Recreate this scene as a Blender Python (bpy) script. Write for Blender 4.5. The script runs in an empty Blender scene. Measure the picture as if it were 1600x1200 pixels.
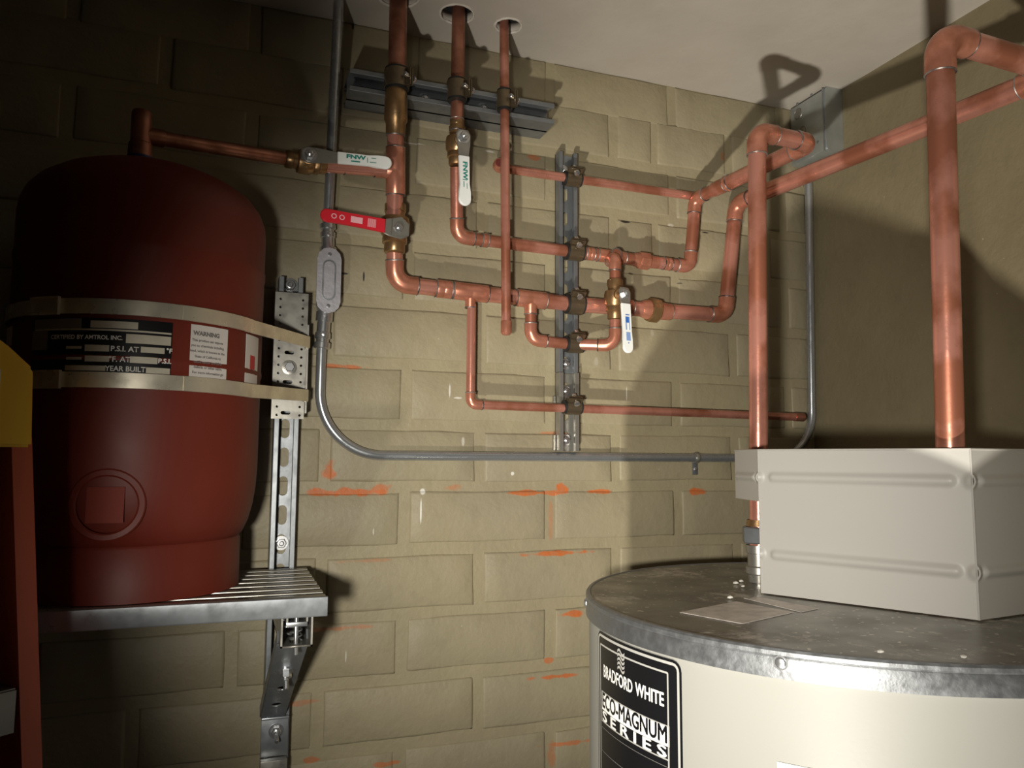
import bpy, bmesh, math, random
from mathutils import Vector, Matrix
random.seed(7)
C = bpy.context.scene
OFF = Vector((0, 0, 1.75))          # the camera is 1.75 m above the floor; geometry below is written relative to the lens
# ------------------------------------------------------------------ camera
F = 1200.0
yaw, pitch, roll = math.radians(20.0), math.radians(5.64), math.radians(.32)
FWD = Vector((math.sin(yaw)*math.cos(pitch), math.cos(yaw)*math.cos(pitch), math.sin(pitch)))
_r = Vector((math.cos(yaw), -math.sin(yaw), 0)); _u = _r.cross(FWD)
RGT = math.cos(roll)*_r + math.sin(roll)*_u
UP = -math.sin(roll)*_r + math.cos(roll)*_u
cam_d = bpy.data.cameras.new('camera'); cam = bpy.data.objects.new('camera', cam_d); C.collection.objects.link(cam)
cam_d.sensor_width = 36; cam_d.lens = F/1600*36; cam_d.clip_start = .02
M4 = Matrix((RGT, UP, -FWD)).transposed().to_4x4(); M4.translation = OFF
cam.matrix_world = M4; C.camera = cam
# ------------------------------------------------------------------ light
C.view_settings.view_transform = 'Standard'; C.view_settings.look = 'None'
C.view_settings.gamma = 1; C.view_settings.use_curve_mapping = False
C.view_settings.exposure = 0.0
wd = bpy.data.worlds.new('world'); C.world = wd; wd.use_nodes = True
wd.node_tree.nodes['Background'].inputs[0].default_value = (.80, .86, 1, 1)
wd.node_tree.nodes['Background'].inputs[1].default_value = .008
def lamp(name, kind, loc, power, color, size=.05, aim=None, spot=60, blend=.6, shape=None, sy=None):
    l = bpy.data.lights.new(name, kind); l.energy = power; l.color = color
    if kind == 'AREA':
        l.size = size
        if shape: l.shape = shape
        if sy: l.size_y = sy
    else: l.shadow_soft_size = size
    if kind == 'SPOT': l.spot_size = math.radians(spot); l.spot_blend = blend
    o = bpy.data.objects.new(name, l); C.collection.objects.link(o); o.location = Vector(loc)+OFF
    if aim is not None: o.rotation_euler = (Vector(aim)-Vector(loc)).to_track_quat('-Z', 'Y').to_euler()
    return o
lamp('work_lamp', 'SPOT', (-.69, -.56, -1.55), 340, (1, .945, .84), .045, aim=(1.30, 1.05, .50), spot=48, blend=1)
lamp('head_lamp', 'SPOT', (-.15, -.03, -.08), 84, (1, .955, .86), .035, aim=(.68, 1.4, -.06), spot=67, blend=1.0)

# ------------------------------------------------------------------ pixel -> point on a real plane of the room
def ray(x, y): return FWD + RGT*((x-800)/F) - UP*((y-600)/F)
def onY(x, y, Y): d = ray(x, y); return d*(Y/d.y)
def onX(x, y, X): d = ray(x, y); return d*(X/d.x)
def onZ(x, y, Z): d = ray(x, y); return d*(Z/d.z)
def atD(x, y, D): return ray(x, y)*D
WY, WX, CZ, FZ = 1.42, 1.254, .83, -1.75
# ------------------------------------------------------------------ materials
def NT(m): return m.node_tree.nodes, m.node_tree.links
def mat(name, col, rough=.5, metal=0, col2=None, nscale=20, namt=1., bump=0, bscale=60, rvar=0, spec=None, detail=6, coat=0, aniso=None, ncontrast=(.35, .7)):
    m = bpy.data.materials.new(name); m.use_nodes = True; n, l = NT(m); b = n['Principled BSDF']
    b.inputs['Roughness'].default_value = rough; b.inputs['Metallic'].default_value = metal
    b.inputs['Base Color'].default_value = (*col, 1)
    if spec is not None: b.inputs['Specular IOR Level'].default_value = spec
    if coat: b.inputs['Coat Weight'].default_value = coat; b.inputs['Coat Roughness'].default_value = .1
    g = n.new('ShaderNodeNewGeometry')
    if col2 is not None or rvar:
        t = n.new('ShaderNodeTexNoise'); t.inputs['Scale'].default_value = nscale; t.inputs['Detail'].default_value = detail
        l.new(g.outputs['Position'], t.inputs['Vector'])
        rp = n.new('ShaderNodeMapRange'); rp.inputs['From Min'].default_value = ncontrast[0]; rp.inputs['From Max'].default_value = ncontrast[1]
        l.new(t.outputs['Fac'], rp.inputs['Value'])
        if col2 is not None:
            mx = n.new('ShaderNodeMix'); mx.data_type = 'RGBA'
            mx.inputs['A'].default_value = (*col, 1); mx.inputs['B'].default_value = (*col2, 1)
            ml = n.new('ShaderNodeMath'); ml.operation = 'MULTIPLY'; ml.inputs[1].default_value = namt
            l.new(rp.outputs['Result'], ml.inputs[0]); l.new(ml.outputs[0], mx.inputs['Factor'])
            l.new(mx.outputs['Result'], b.inputs['Base Color'])
        if rvar:
            r2 = n.new('ShaderNodeMapRange'); r2.inputs['To Min'].default_value = rough-rvar; r2.inputs['To Max'].default_value = rough+rvar
            l.new(rp.outputs['Result'], r2.inputs['Value']); l.new(r2.outputs['Result'], b.inputs['Roughness'])
    if bump:
        t2 = n.new('ShaderNodeTexNoise'); t2.inputs['Scale'].default_value = bscale; t2.inputs['Detail'].default_value = 5
        l.new(g.outputs['Position'], t2.inputs['Vector'])
        bp = n.new('ShaderNodeBump'); bp.inputs['Strength'].default_value = bump; bp.inputs['Distance'].default_value = .004
        l.new(t2.outputs['Fac'], bp.inputs['Height']); l.new(bp.outputs['Normal'], b.inputs['Normal'])
    return m
copper = mat('copper', (.65, .285, .215), .31, .58, (.37, .135, .08), 13, 1, .05, 120, .1, ncontrast=(.45, .60))
copper_old = mat('copper_heated', (.58, .24, .13), .34, .75, (.30, .12, .07), 30, .9, .05, 120, .1)
copper_fit = mat('copper_fitting', (.65, .27, .185), .31, .6, (.40, .15, .085), 45, .9, .04, 100, .08)
copper_dark = mat('copper_tarnished', (.50, .22, .15), .38, .75, (.20, .075, .04), 30, .9, .05, 100, .1)
brass = mat('brass', (.40, .25, .12), .36, .8, (.25, .135, .06), 40, .8, .08, 140, .1)
dichro = mat('dichromate_zinc', (.24, .19, .12), .34, .8, (.16, .12, .08), 45, .8, 0, 50, .08)
solder = mat('solder', (.36, .34, .32), .42, .7, (.10, .085, .08), 30, 1, ncontrast=(.4, .6))
galv = mat('galvanised_steel', (.38, .40, .42), .36, .75, (.26, .28, .30), 35, .7, .03, 80, .1)
galvd = mat('galvanised_steel_dull', (.26, .275, .29), .40, .65, (.18, .19, .20), 35, .7, .03, 80, .1)
galvb = mat('galvanised_steel_bright', (.36, .345, .31), .36, .7, (.26, .25, .22), 45, .7, .03, 80, .1)
zinc = mat('zinc_bolt', (.62, .63, .64), .25, .9)
cond_m = mat('conduit_steel', (.46, .48, .50), .28, .75, (.30, .31, .32), 25, .6, .02, 60, .08)
castal = mat('cast_aluminium', (.46, .45, .48), .42, .6, (.36, .35, .38), 60, .6, .1, 150)
rubber = mat('black_rubber', (.012, .012, .012), .6)
black = mat('black_paint', (.008, .008, .009), .28)
blackhole = mat('dark_recess', (.01, .009, .008), .8)
tank_red = mat('tank_red', (.15, .022, .012), .5, 0, (.125, .018, .010), 8, .6, .04, 60, .05, spec=.3)
steelband = mat('stainless_band', (.78, .72, .58), .33, .65, (.55, .50, .40), 30, .7, .02, 60, .1)
whitep = mat('white_vinyl', (.84, .86, .84), .4)
redp = mat('red_vinyl', (.62, .015, .03), .4)
teal = mat('teal_ink', (.01, .22, .18), .6)
blue = mat('blue_ink', (.03, .14, .50), .6)
inkw = mat('white_ink', (.85, .84, .80), .5)
inkr = mat('red_ink', (.45, .03, .03), .6)
inkg = mat('grey_ink', (.16, .15, .14), .7)
pinkw = mat('pale_pink_ink', (.80, .42, .46), .6)
sticker = mat('sticker_paper', (.60, .56, .52), .6)
fieldp = mat('plate_field', (.62, .57, .46), .4, .2, (.5, .46, .36), 60, .7)
jacket = mat('heater_jacket', (.285, .282, .257), .42, 0, (.27, .265, .24), 5, .6, .015, 160)
cover_m = mat('cover_paint', (.47, .45, .415), .45, 0, (.445, .425, .39), 6, .6, .01, 120)
boxgrey = mat('galvanised_box', (.42, .44, .43), .4, .6, (.32, .34, .33), 25, .8, .03, 60)
ladder_o = mat('orange_fibreglass', (.42, .062, .018), .5, 0, (.36, .05, .015), 12, .6, .05, 100)
ladder_y = mat('yellow_plastic', (.70, .41, .015), .45)
alu = mat('aluminium_tread', (.10, .095, .09), .4, .5)
debris = mat('white_plaster_crumb', (.75, .72, .66), .8)
# painted masonry with rust-coloured primer showing in places of its own
def masonry(name, base, base2, stains, brick=True):
    m = bpy.data.materials.new(name); m.use_nodes = True; n, l = NT(m); b = n['Principled BSDF']; b.inputs['Roughness'].default_value = .52
    b.inputs['Specular IOR Level'].default_value = .35
    g = n.new('ShaderNodeNewGeometry'); oi = n.new('ShaderNodeObjectInfo')
    def noise(sc, det=6, rough=.55):
        t = n.new('ShaderNodeTexNoise'); t.inputs['Scale'].default_value = sc; t.inputs['Detail'].default_value = det; t.inputs['Roughness'].default_value = rough
        l.new(g.outputs['Position'], t.inputs['Vector']); return t.outputs['Fac']
    def rng(s, a, b_, c=0, d=1):
        r = n.new('ShaderNodeMapRange'); r.inputs['From Min'].default_value = a; r.inputs['From Max'].default_value = b_
        r.inputs['To Min'].default_value = c; r.inputs['To Max'].default_value = d; l.new(s, r.inputs['Value']); return r.outputs['Result']
    def math_(op, a, b_=None, v=None):
        q = n.new('ShaderNodeMath'); q.operation = op; l.new(a, q.inputs[0])
        if b_ is not None: l.new(b_, q.inputs[1])
        if v is not None: q.inputs[1].default_value = v
        return q.outputs[0]
    def mix(f, A, B):
        q = n.new('ShaderNodeMix'); q.data_type = 'RGBA'; l.new(f, q.inputs['Factor'])
        for k, v in (('A', A), ('B', B)):
            if isinstance(v, tuple): q.inputs[k].default_value = (*v, 1)
            else: l.new(v, q.inputs[k])
        return q.outputs['Result']
    col = mix(rng(noise(4, 5), .35, .65), base, base2)
    col = mix(rng(noise(26, 6, .65), .52, .72, 0, .35), col, tuple(c*.72 for c in base))
    if brick: col = mix(rng(oi.outputs['Random'], 0, 1, 0, .30), col, tuple(c*k for c, k in zip(base, (.80, .82, .86))))
    col = mix(rng(noise(190, 2), .76, .80, 0, .6), col, (.62, .58, .48))
    col = mix(rng(noise(120, 3), .23, .19, 0, .8), col, (.05, .045, .035))
    if stains:
        sep = n.new('ShaderNodeSeparateXYZ'); l.new(g.outputs['Position'], sep.inputs[0])
        wob = n.new('ShaderNodeTexNoise'); wob.inputs['Scale'].default_value = 34; wob.inputs['Detail'].default_value = 5
        l.new(g.outputs['Position'], wob.inputs['Vector']); wsig = rng(wob.outputs['Fac'], .3, .7, -1, 1)
        def mask(lst, wb=.6):
          tot = None
          for (cx, cz, hw, hh, st) in lst:
            dx = math_('MULTIPLY', math_('ADD', sep.outputs['X'], v=-cx), v=1/hw)
            dz = math_('MULTIPLY', math_('ADD', sep.outputs['Z'], v=-(cz+OFF.z)), v=1/hh)
            d2 = math_('ADD', math_('MULTIPLY', dx, dx), math_('MULTIPLY', dz, dz))
            d = math_('ADD', math_('SQRT', d2), math_('MULTIPLY', wsig, v=wb))
            s = rng(d, .75, 1.15, st, 0)
            tot = s if tot is None else math_('MAXIMUM', tot, s)
          return tot
        tot = mask(stains)
        col = mix(tot, col, mix(rng(noise(60), .4, .6), (.50, .135, .035), (.42, .15, .06)))
        col = mix(mask(white_marks, .35), col, (.72, .70, .64)); col = mix(mask(dark_marks, .4), col, (.03, .025, .02))
    l.new(col, b.inputs['Base Color'])
    h = math_('ADD', math_('MULTIPLY', noise(22, 6), v=1.6), math_('MULTIPLY', noise(110, 4), v=.5))
    bp = n.new('ShaderNodeBump'); bp.inputs['Strength'].default_value = .42; bp.inputs['Distance'].default_value = .004
    l.new(h, bp.inputs['Height']); l.new(bp.outputs['Normal'], b.inputs['Normal'])
    return m
def st(px, py, hw, hh, s=1.):
    p = onY(px, py, WY); k = 1.16e-3
    return (p.x, p.z, hw*k, hh*k, s)
stains = [st(548, 769, 68, 6), st(590, 766, 20, 9, .8), st(705, 762, 16, 8, .5), st(838, 770, 60, 4), st(880, 764, 12, 9), st(930, 768, 30, 4), st(1086, 768, 15, 6),
          st(868, 864, 50, 4), st(890, 959, 24, 5), st(868, 1056, 45, 4), st(888, 1160, 40, 4, .8), st(858, 1032, 8, 5, .8), st(545, 573, 38, 3.5, .9),
          st(513, 738, 11, 13, .9), st(860, 820, 4, 30, .35), st(862, 1180, 6, 24, .5), st(490, 1187, 14, 4, .8), st(600, 1193, 28, 4, .7), st(832, 247, 12, 5, .7),
          st(870, 677, 34, 2.5, .6), st(825, 392, 25, 3, .4), st(1128, 247, 6, 9, .5), st(520, 982, 50, 3, .5), st(575, 876, 40, 2.5, .35), st(470, 1098, 24, 4, .5)]
white_marks = [st(657, 800, 1.3, 20), st(660, 768, 4, 5, .9), st(702, 612, 1.6, 12, .8), st(714, 622, 7, 1.6, .7), st(584, 728, 1.5, 9, .0), st(800, 740, 3, 3, .8), st(978, 618, 1.0, 14, .7), st(723, 690, 2.5, 7, .5), st(1047, 352, 6, 3, .35), st(640, 224, 26, 1.3, .6), st(765, 238, 8, 2, .6), st(930, 565, 4, 8, .15), st(1018, 520, 4, 8, .15), st(540, 1025, 1.0, 8, .5), st(583, 830, 1.2, 6, .6)]
dark_marks = [st(976, 347, 11, 2.4), st(1101, 364, 9, 1.5), st(568, 432, 1.4, 7), st(538, 428, 6, 1.6), st(985, 428, 5, 2, .8), st(1062, 443, 6, 1.5, .7), st(551, 43, 2, 8, .9)]
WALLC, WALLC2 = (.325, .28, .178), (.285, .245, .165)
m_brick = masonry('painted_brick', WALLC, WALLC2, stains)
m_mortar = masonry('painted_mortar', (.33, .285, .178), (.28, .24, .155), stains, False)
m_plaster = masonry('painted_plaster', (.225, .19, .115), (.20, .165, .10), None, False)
m_ceil = mat('painted_ceiling', (.50, .46, .40), .6, 0, (.44, .40, .345), 7, .8, .35, 22)
m_floor = mat('concrete_floor', (.22, .21, .19), .8, 0, (.15, .14, .13), 6, .8, .3, 40)
m_top = mat('zinc_heater_top', (.27, .26, .235), .38, .65, (.19, .18, .16), 14, .9, .03, 60, .07)
def dusty(m, col=(.52, .48, .42)):
    n, l = NT(m); b = n['Principled BSDF']; g = n.new('ShaderNodeNewGeometry')
    t = n.new('ShaderNodeTexNoise'); t.inputs['Scale'].default_value = 55; t.inputs['Detail'].default_value = 8; t.inputs['Roughness'].default_value = .7
    t3 = n.new('ShaderNodeTexNoise'); t3.inputs['Scale'].default_value = 9
    l.new(g.outputs['Position'], t.inputs['Vector']); l.new(g.outputs['Position'], t3.inputs['Vector'])
    a = n.new('ShaderNodeMath'); a.operation = 'MULTIPLY'; l.new(t.outputs['Fac'], a.inputs[0]); l.new(t3.outputs['Fac'], a.inputs[1])
    r = n.new('ShaderNodeMapRange'); r.inputs['From Min'].default_value = .31; r.inputs['From Max'].default_value = .42
    l.new(a.outputs[0], r.inputs['Value'])
    mx = n.new('ShaderNodeMix'); mx.data_type = 'RGBA'; mx.inputs['B'].default_value = (*col, 1)
    src = b.inputs['Base Color'].links[0].from_socket
    t5 = n.new('ShaderNodeTexNoise'); t5.inputs['Scale'].default_value = 95; t5.inputs['Detail'].default_value = 3; l.new(g.outputs['Position'], t5.inputs['Vector'])
    r5 = n.new('ShaderNodeMapRange'); r5.inputs['From Min'].default_value = .64; r5.inputs['From Max'].default_value = .69; l.new(t5.outputs['Fac'], r5.inputs['Value'])
    m5 = n.new('ShaderNodeMix'); m5.data_type = 'RGBA'; m5.inputs['B'].default_value = (.66, .62, .55, 1); l.new(src, m5.inputs['A']); l.new(r5.outputs['Result'], m5.inputs['Factor']); src = m5.outputs['Result']
    l.new(src, mx.inputs['A']); l.new(r.outputs['Result'], mx.inputs['Factor']); l.new(mx.outputs['Result'], b.inputs['Base Color'])
    ra = n.new('ShaderNodeMath'); ra.operation = 'SUBTRACT'; ra.inputs[0].default_value = .62; l.new(r.outputs['Result'], ra.inputs[1])
    l.new(ra.outputs[0], b.inputs['Metallic'])
dusty(m_top)
# ------------------------------------------------------------------ object helpers
def V(*a): return Vector(a)
def finish(name, bm, m, parent=None, loc=None, smooth=True, angle=35):
    """links one bmesh as one object; vertices are lens-relative, a child is stored relative to its parent"""
    bmesh.ops.recalc_face_normals(bm, faces=bm.faces)
    org = Vector(parent['org']) if parent is not None else (Vector(loc) if loc is not None else Vector((0, 0, 0)))
    bm.transform(Matrix.Translation(-org))
    me = bpy.data.meshes.new(name); bm.to_mesh(me); bm.free()
    if smooth:
        for p in me.polygons: p.use_smooth = True
        try: me.set_sharp_from_angle(angle=math.radians(angle))
        except Exception: pass
    me.materials.append(m)
    o = bpy.data.objects.new(name, me); C.collection.objects.link(o)
    if parent is not None: o.parent = parent; o['org'] = tuple(org)
    else: o.location = org+OFF; o['org'] = tuple(org)
    return o
def thing(name, label, cat, loc, group=None):
    o = bpy.data.objects.new(name, None); C.collection.objects.link(o); o.empty_display_size = .02
    o.location = Vector(loc)+OFF; o['org'] = tuple(Vector(loc)); o['label'] = label; o['category'] = cat
    if group: o['group'] = group
    return o
def tag(o, label, cat, group=None):
    o['label'] = label; o['category'] = cat
    if group: o['group'] = group
    return o
def struct(o): o['kind'] = 'structure'; return o
def basis(d, hint=None):
    d = Vector(d).normalized(); h = Vector(hint) if hint is not None else (Vector((0, 0, 1)) if abs(d.z) < .9 else Vector((0, 1, 0)))
    a = h.cross(d).normalized(); b = d.cross(a); return a, b, d
def sweep(bm, pts, r, seg=20, cap=True, radii=None):
    pts = [Vector(p) for p in pts]; n = len(pts); rings = []
    t0 = (pts[1]-pts[0]).normalized(); a, b, _ = basis(t0)
    for i, p in enumerate(pts):
        t = (pts[min(i+1, n-1)]-pts[max(i-1, 0)]).normalized()
        a = (a - t*a.dot(t)).normalized(); b = t.cross(a)
        rr = radii[i] if radii else r
        rings.append([bm.verts.new(p+(a*math.cos(2*math.pi*k/seg)+b*math.sin(2*math.pi*k/seg))*rr) for k in range(seg)])
    for i in range(n-1):
        for k in range(seg): bm.faces.new((rings[i][k], rings[i][(k+1) % seg], rings[i+1][(k+1) % seg], rings[i+1][k]))
    if cap: bm.faces.new(rings[0]); bm.faces.new(rings[-1])
    return bm
def lathe(bm, p0, d, prof, seg=28, hexa=False):
    """prof: list of (distance along d, radius)"""
    a, b, d = basis(d); p0 = Vector(p0); rings = []
    for t, r in prof:
        rings.append([bm.verts.new(p0+d*t+(a*math.cos(2*math.pi*k/seg)+b*math.sin(2*math.pi*k/seg))*max(r, 1e-5)) for k in range(seg)])
    for i in range(len(rings)-1):
        for k in range(seg): bm.faces.new((rings[i][k], rings[i][(k+1) % seg], rings[i+1][(k+1) % seg], rings[i+1][k]))
    bm.faces.new(rings[0]); bm.faces.new(rings[-1]); return bm
def torus(bm, c, d, R, r, seg=24, sub=8):
    a, b, d = basis(d); c = Vector(c); rings = []
    for k in range(seg):
        u = a*math.cos(2*math.pi*k/seg)+b*math.sin(2*math.pi*k/seg)
        rings.append([bm.verts.new(c+u*(R+r*math.cos(2*math.pi*j/sub))+d*(r*math.sin(2*math.pi*j/sub))) for j in range(sub)])
    for k in range(seg):
        for j in range(sub): bm.faces.new((rings[k][j], rings[(k+1) % seg][j], rings[(k+1) % seg][(j+1) % sub], rings[k][(j+1) % sub]))
    return bm
def obox(bm, c, ax, ay, az, sx, sy, sz, bev=0):
    vs = [bm.verts.new(Vector(c)+Vector(ax)*(i*sx/2)+Vector(ay)*(j*sy/2)+Vector(az)*(k*sz/2)) for i in (-1, 1) for j in (-1, 1) for k in (-1, 1)]
    fs = [bm.faces.new([vs[q] for q in f]) for f in ((0, 1, 3, 2), (4, 6, 7, 5), (0, 4, 5, 1), (2, 3, 7, 6), (0, 2, 6, 4), (1, 5, 7, 3))]
    if bev:
        es = list({e for f in fs for e in f.edges}); bmesh.ops.bevel(bm, geom=es, offset=bev, segments=2, affect='EDGES', profile=.6)
    return bm
X3, Y3, Z3 = Vector((1, 0, 0)), Vector((0, 1, 0)), Vector((0, 0, 1))
def box(bm, x0, x1, y0, y1, z0, z1, bev=0): return obox(bm, ((x0+x1)/2, (y0+y1)/2, (z0+z1)/2), X3, Y3, Z3, x1-x0, y1-y0, z1-z0, bev)
def prism(bm, poly, fmap, t0, t1):
    """poly: 2D points; fmap(u, v, t) -> point"""
    A = [bm.verts.new(fmap(u, v, t0)) for u, v in poly]; B = [bm.verts.new(fmap(u, v, t1)) for u, v in poly]
    n = len(poly); bm.faces.new(A); bm.faces.new(B[::-1])
    for i in range(n): bm.faces.new((A[i], A[(i+1) % n], B[(i+1) % n], B[i]))
    return bm
def pill(cx, cy, L, w, along=1, n=6):
    """closed outline of a slot; along=1 vertical"""
    pts = []; h = (L-w)/2
    for s, a0 in ((1, 0), (-1, math.pi)):
        for k in range(n+1):
            a = a0+math.pi*k/n; pts.append((w/2*math.cos(a), s*h+w/2*math.sin(a)))
    return [(cx+p[0], cy+p[1]) if along else (cx+p[1], cy+p[0]) for p in pts]
def holed(outline, holes, th, fmap):
    """bmesh of a plate with real holes, by filling a 2D curve; fmap(u, v, w)"""
    cu = bpy.data.curves.new('t', 'CURVE'); cu.dimensions = '2D'; cu.fill_mode = 'BOTH'; cu.extrude = th/2
    for pts in [outline]+holes:
        s = cu.splines.new('POLY'); s.points.add(len(pts)-1); s.use_cyclic_u = True
        for i, p in enumerate(pts): s.points[i].co = (p[0], p[1], 0, 1)
    o = bpy.data.objects.new('t', cu); C.collection.objects.link(o)
    me = bpy.data.meshes.new_from_object(o); bpy.data.objects.remove(o); bpy.data.curves.remove(cu)
    bm = bmesh.new(); bm.from_mesh(me); bpy.data.meshes.remove(me)
    for v in bm.verts: v.co = fmap(*v.co)
    bmesh.ops.remove_doubles(bm, verts=bm.verts, dist=1e-6)
    return bm
def rrect(cx, cy, w, h, r, n=4):
    pts = []
    for sx, sy, a0 in ((1, 1, 0), (-1, 1, 90), (-1, -1, 180), (1, -1, 270)):
        for k in range(n+1):
            a = math.radians(a0+90*k/n); pts.append((cx+sx*(w/2-r)+r*math.cos(a), cy+sy*(h/2-r)+r*math.sin(a)))
    return pts
def text_bm(txt, size, fmap, bold=0, align='CENTER', sx=1., th=0, space=1.):
    cu = bpy.data.curves.new('t', 'FONT'); cu.body = txt; cu.size = size; cu.align_x = align; cu.align_y = 'CENTER'; cu.offset = bold; cu.space_character = space
    cu.resolution_u = 3
    o = bpy.data.objects.new('t', cu); C.collection.objects.link(o); bpy.context.view_layer.update()
    me = bpy.data.meshes.new_from_object(o); bpy.data.objects.remove(o); bpy.data.curves.remove(cu)
    bm = bmesh.new(); bm.from_mesh(me); bpy.data.meshes.remove(me)
    for v in bm.verts: v.co = fmap(v.co.x*sx, v.co.y)
    return bm
def merge(dst, src):
    me = bpy.data.meshes.new('t'); src.to_mesh(me); src.free(); dst.from_mesh(me); bpy.data.meshes.remove(me); return dst

# ------------------------------------------------------------------ room
LX, BY = -1.35, -1.2
bm = bmesh.new(); box(bm, LX, WX, BY, WY, FZ-.1, FZ); struct(finish('floor', bm, m_floor, smooth=False))
# ceiling with three round pipe holes
holes_px = [(622, -8, .037), (714, 22, .030), (794, 40, .024)]
hc = [(onZ(x, y, CZ), r) for x, y, r in holes_px]
bm = holed([(LX-.05, BY), (WX+.05, BY), (WX+.05, WY+.05), (LX-.05, WY+.05)], [[(c.x+r*math.cos(a*math.pi/12), c.y+r*math.sin(a*math.pi/12)) for a in range(24)] for c, r in hc], .02, lambda u, v, w: V(u, v, CZ+.01+w))
ceil = struct(finish('ceiling', bm, m_ceil, smooth=False))
bm = bmesh.new()
for c, r in hc:
    lathe(bm, c+V(0, 0, .02), (0, 0, 1), [(0, r*1.3), (.05, r*1.3), (.051, .001)], 16)
finish('hole_lining', bm, blackhole, ceil)
def rim(c, r, seg=30):
    bm = bmesh.new(); torus(bm, c, (0, 0, 1), r+.0015, .0022, seg, 6)
    for v in bm.verts: v.co += V(random.uniform(-1, 1), random.uniform(-1, 1), random.uniform(-1, 1))*.0007
    return bm
m_chip = mat('chipped_plaster', (.66, .62, .55), .8)
for c, r in hc: finish('hole_rim', rim(c, r), m_chip, ceil)
# back wall: mortar plane and one object per brick
MY = WY-.0005
bm = bmesh.new(); box(bm, LX, WX+.1, MY, WY+.1, FZ, CZ); wall_b = struct(finish('wall_back', bm, m_mortar, smooth=False))
MOD, CRS, J, JH = .2925, .1145, .021, .021
variants = []
def brick_mesh(w, seed):
    rnd = random.Random(seed); bm = bmesh.new(); h = CRS-JH; d = .0024; N = 10 if w > .15 else 5; K = 4
    def wob(u, v): return .0008*math.sin(u*31+seed*2.1)+.0006*math.sin(v*57+seed)+rnd.uniform(-.0005, .0005)
    us = [0, .004]+[.004+(w-.008)*q/(N-2) for q in range(1, N-2)]+[w-.004, w]; vs_ = [0, .004, h*.5, h-.004, h]
    g = [[bm.verts.new(V(-w/2+us[i], -d+.0004*math.sin(i*1.3+j+seed)+(.0018 if (i in (0, N) or j in (0, K)) else 0), -h/2+vs_[j]) + V(wob(j*.03, i*.02)*(1 if i in (0, N) else 0), 0, wob(i*.03, j)*(1 if j in (0, K) else 0))) for j in range(K+1)] for i in range(N+1)]
    for i in range(N):
        for j in range(K): bm.faces.new((g[i][j], g[i+1][j], g[i+1][j+1], g[i][j+1]))
    ed = [g[i][0] for i in range(N+1)]+[g[N][j] for j in range(1, K+1)]+[g[i][K] for i in range(N-1, -1, -1)]+[g[0][j] for j in range(K-1, 0, -1)]
    bk = [bm.verts.new(V(v.co.x*1.006, .003, v.co.z*1.01)) for v in ed]
    for i in range(len(ed)): bm.faces.new((ed[i], bk[i], bk[(i+1) % len(bk)], ed[(i+1) % len(ed)]))
    bmesh.ops.recalc_face_normals(bm, faces=bm.faces)
    me = bpy.data.meshes.new('brick'); bm.to_mesh(me); bm.free()
    for p in me.polygons: p.use_smooth = True
    me.materials.append(m_brick); return me
cache = {}
def put_brick(x0, x1, k, zt):
    w = round(x1-x0, 3); key = (w, random.randrange(5))
    if key not in cache: cache[key] = brick_mesh(w, key[1])
    o = bpy.data.objects.new('brick', cache[key]); C.collection.objects.link(o); o.parent = wall_b
    o.location = ((x0+x1)/2, MY+random.uniform(-.0012, .0006), zt-(CRS-JH)/2+random.uniform(-.0012, .0012))
    o.rotation_euler = (random.uniform(-.006, .006), random.uniform(-.003, .003), random.uniform(-.004, .004))
for k in range(-14, 9):
    zt = -.062+CRS*k; off = .305 if k % 2 == 0 else .4515
    if k == 8: zt = CZ-.0005
    for i in range(-6, 5):
        x0 = off+MOD*i+J/2; x1 = x0+MOD-J
        x0, x1 = max(x0, LX), min(x1, WX-.006)
        if x1-x0 > .03:
            if k in (7, 5) and .6 < x0 < 1.2 and x1-x0 > .2:      # patched courses laid with smaller units
                put_brick(x0, x0+.082, k, zt); put_brick(x0+.098, x1, k, zt)
            else: put_brick(x0, x1, k, zt)
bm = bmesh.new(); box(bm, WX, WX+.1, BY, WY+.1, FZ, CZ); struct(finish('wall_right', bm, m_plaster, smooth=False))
bm = bmesh.new(); box(bm, LX-.1, LX, BY, WY+.1, FZ, CZ); struct(finish('wall_left', bm, m_plaster, smooth=False))

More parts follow.
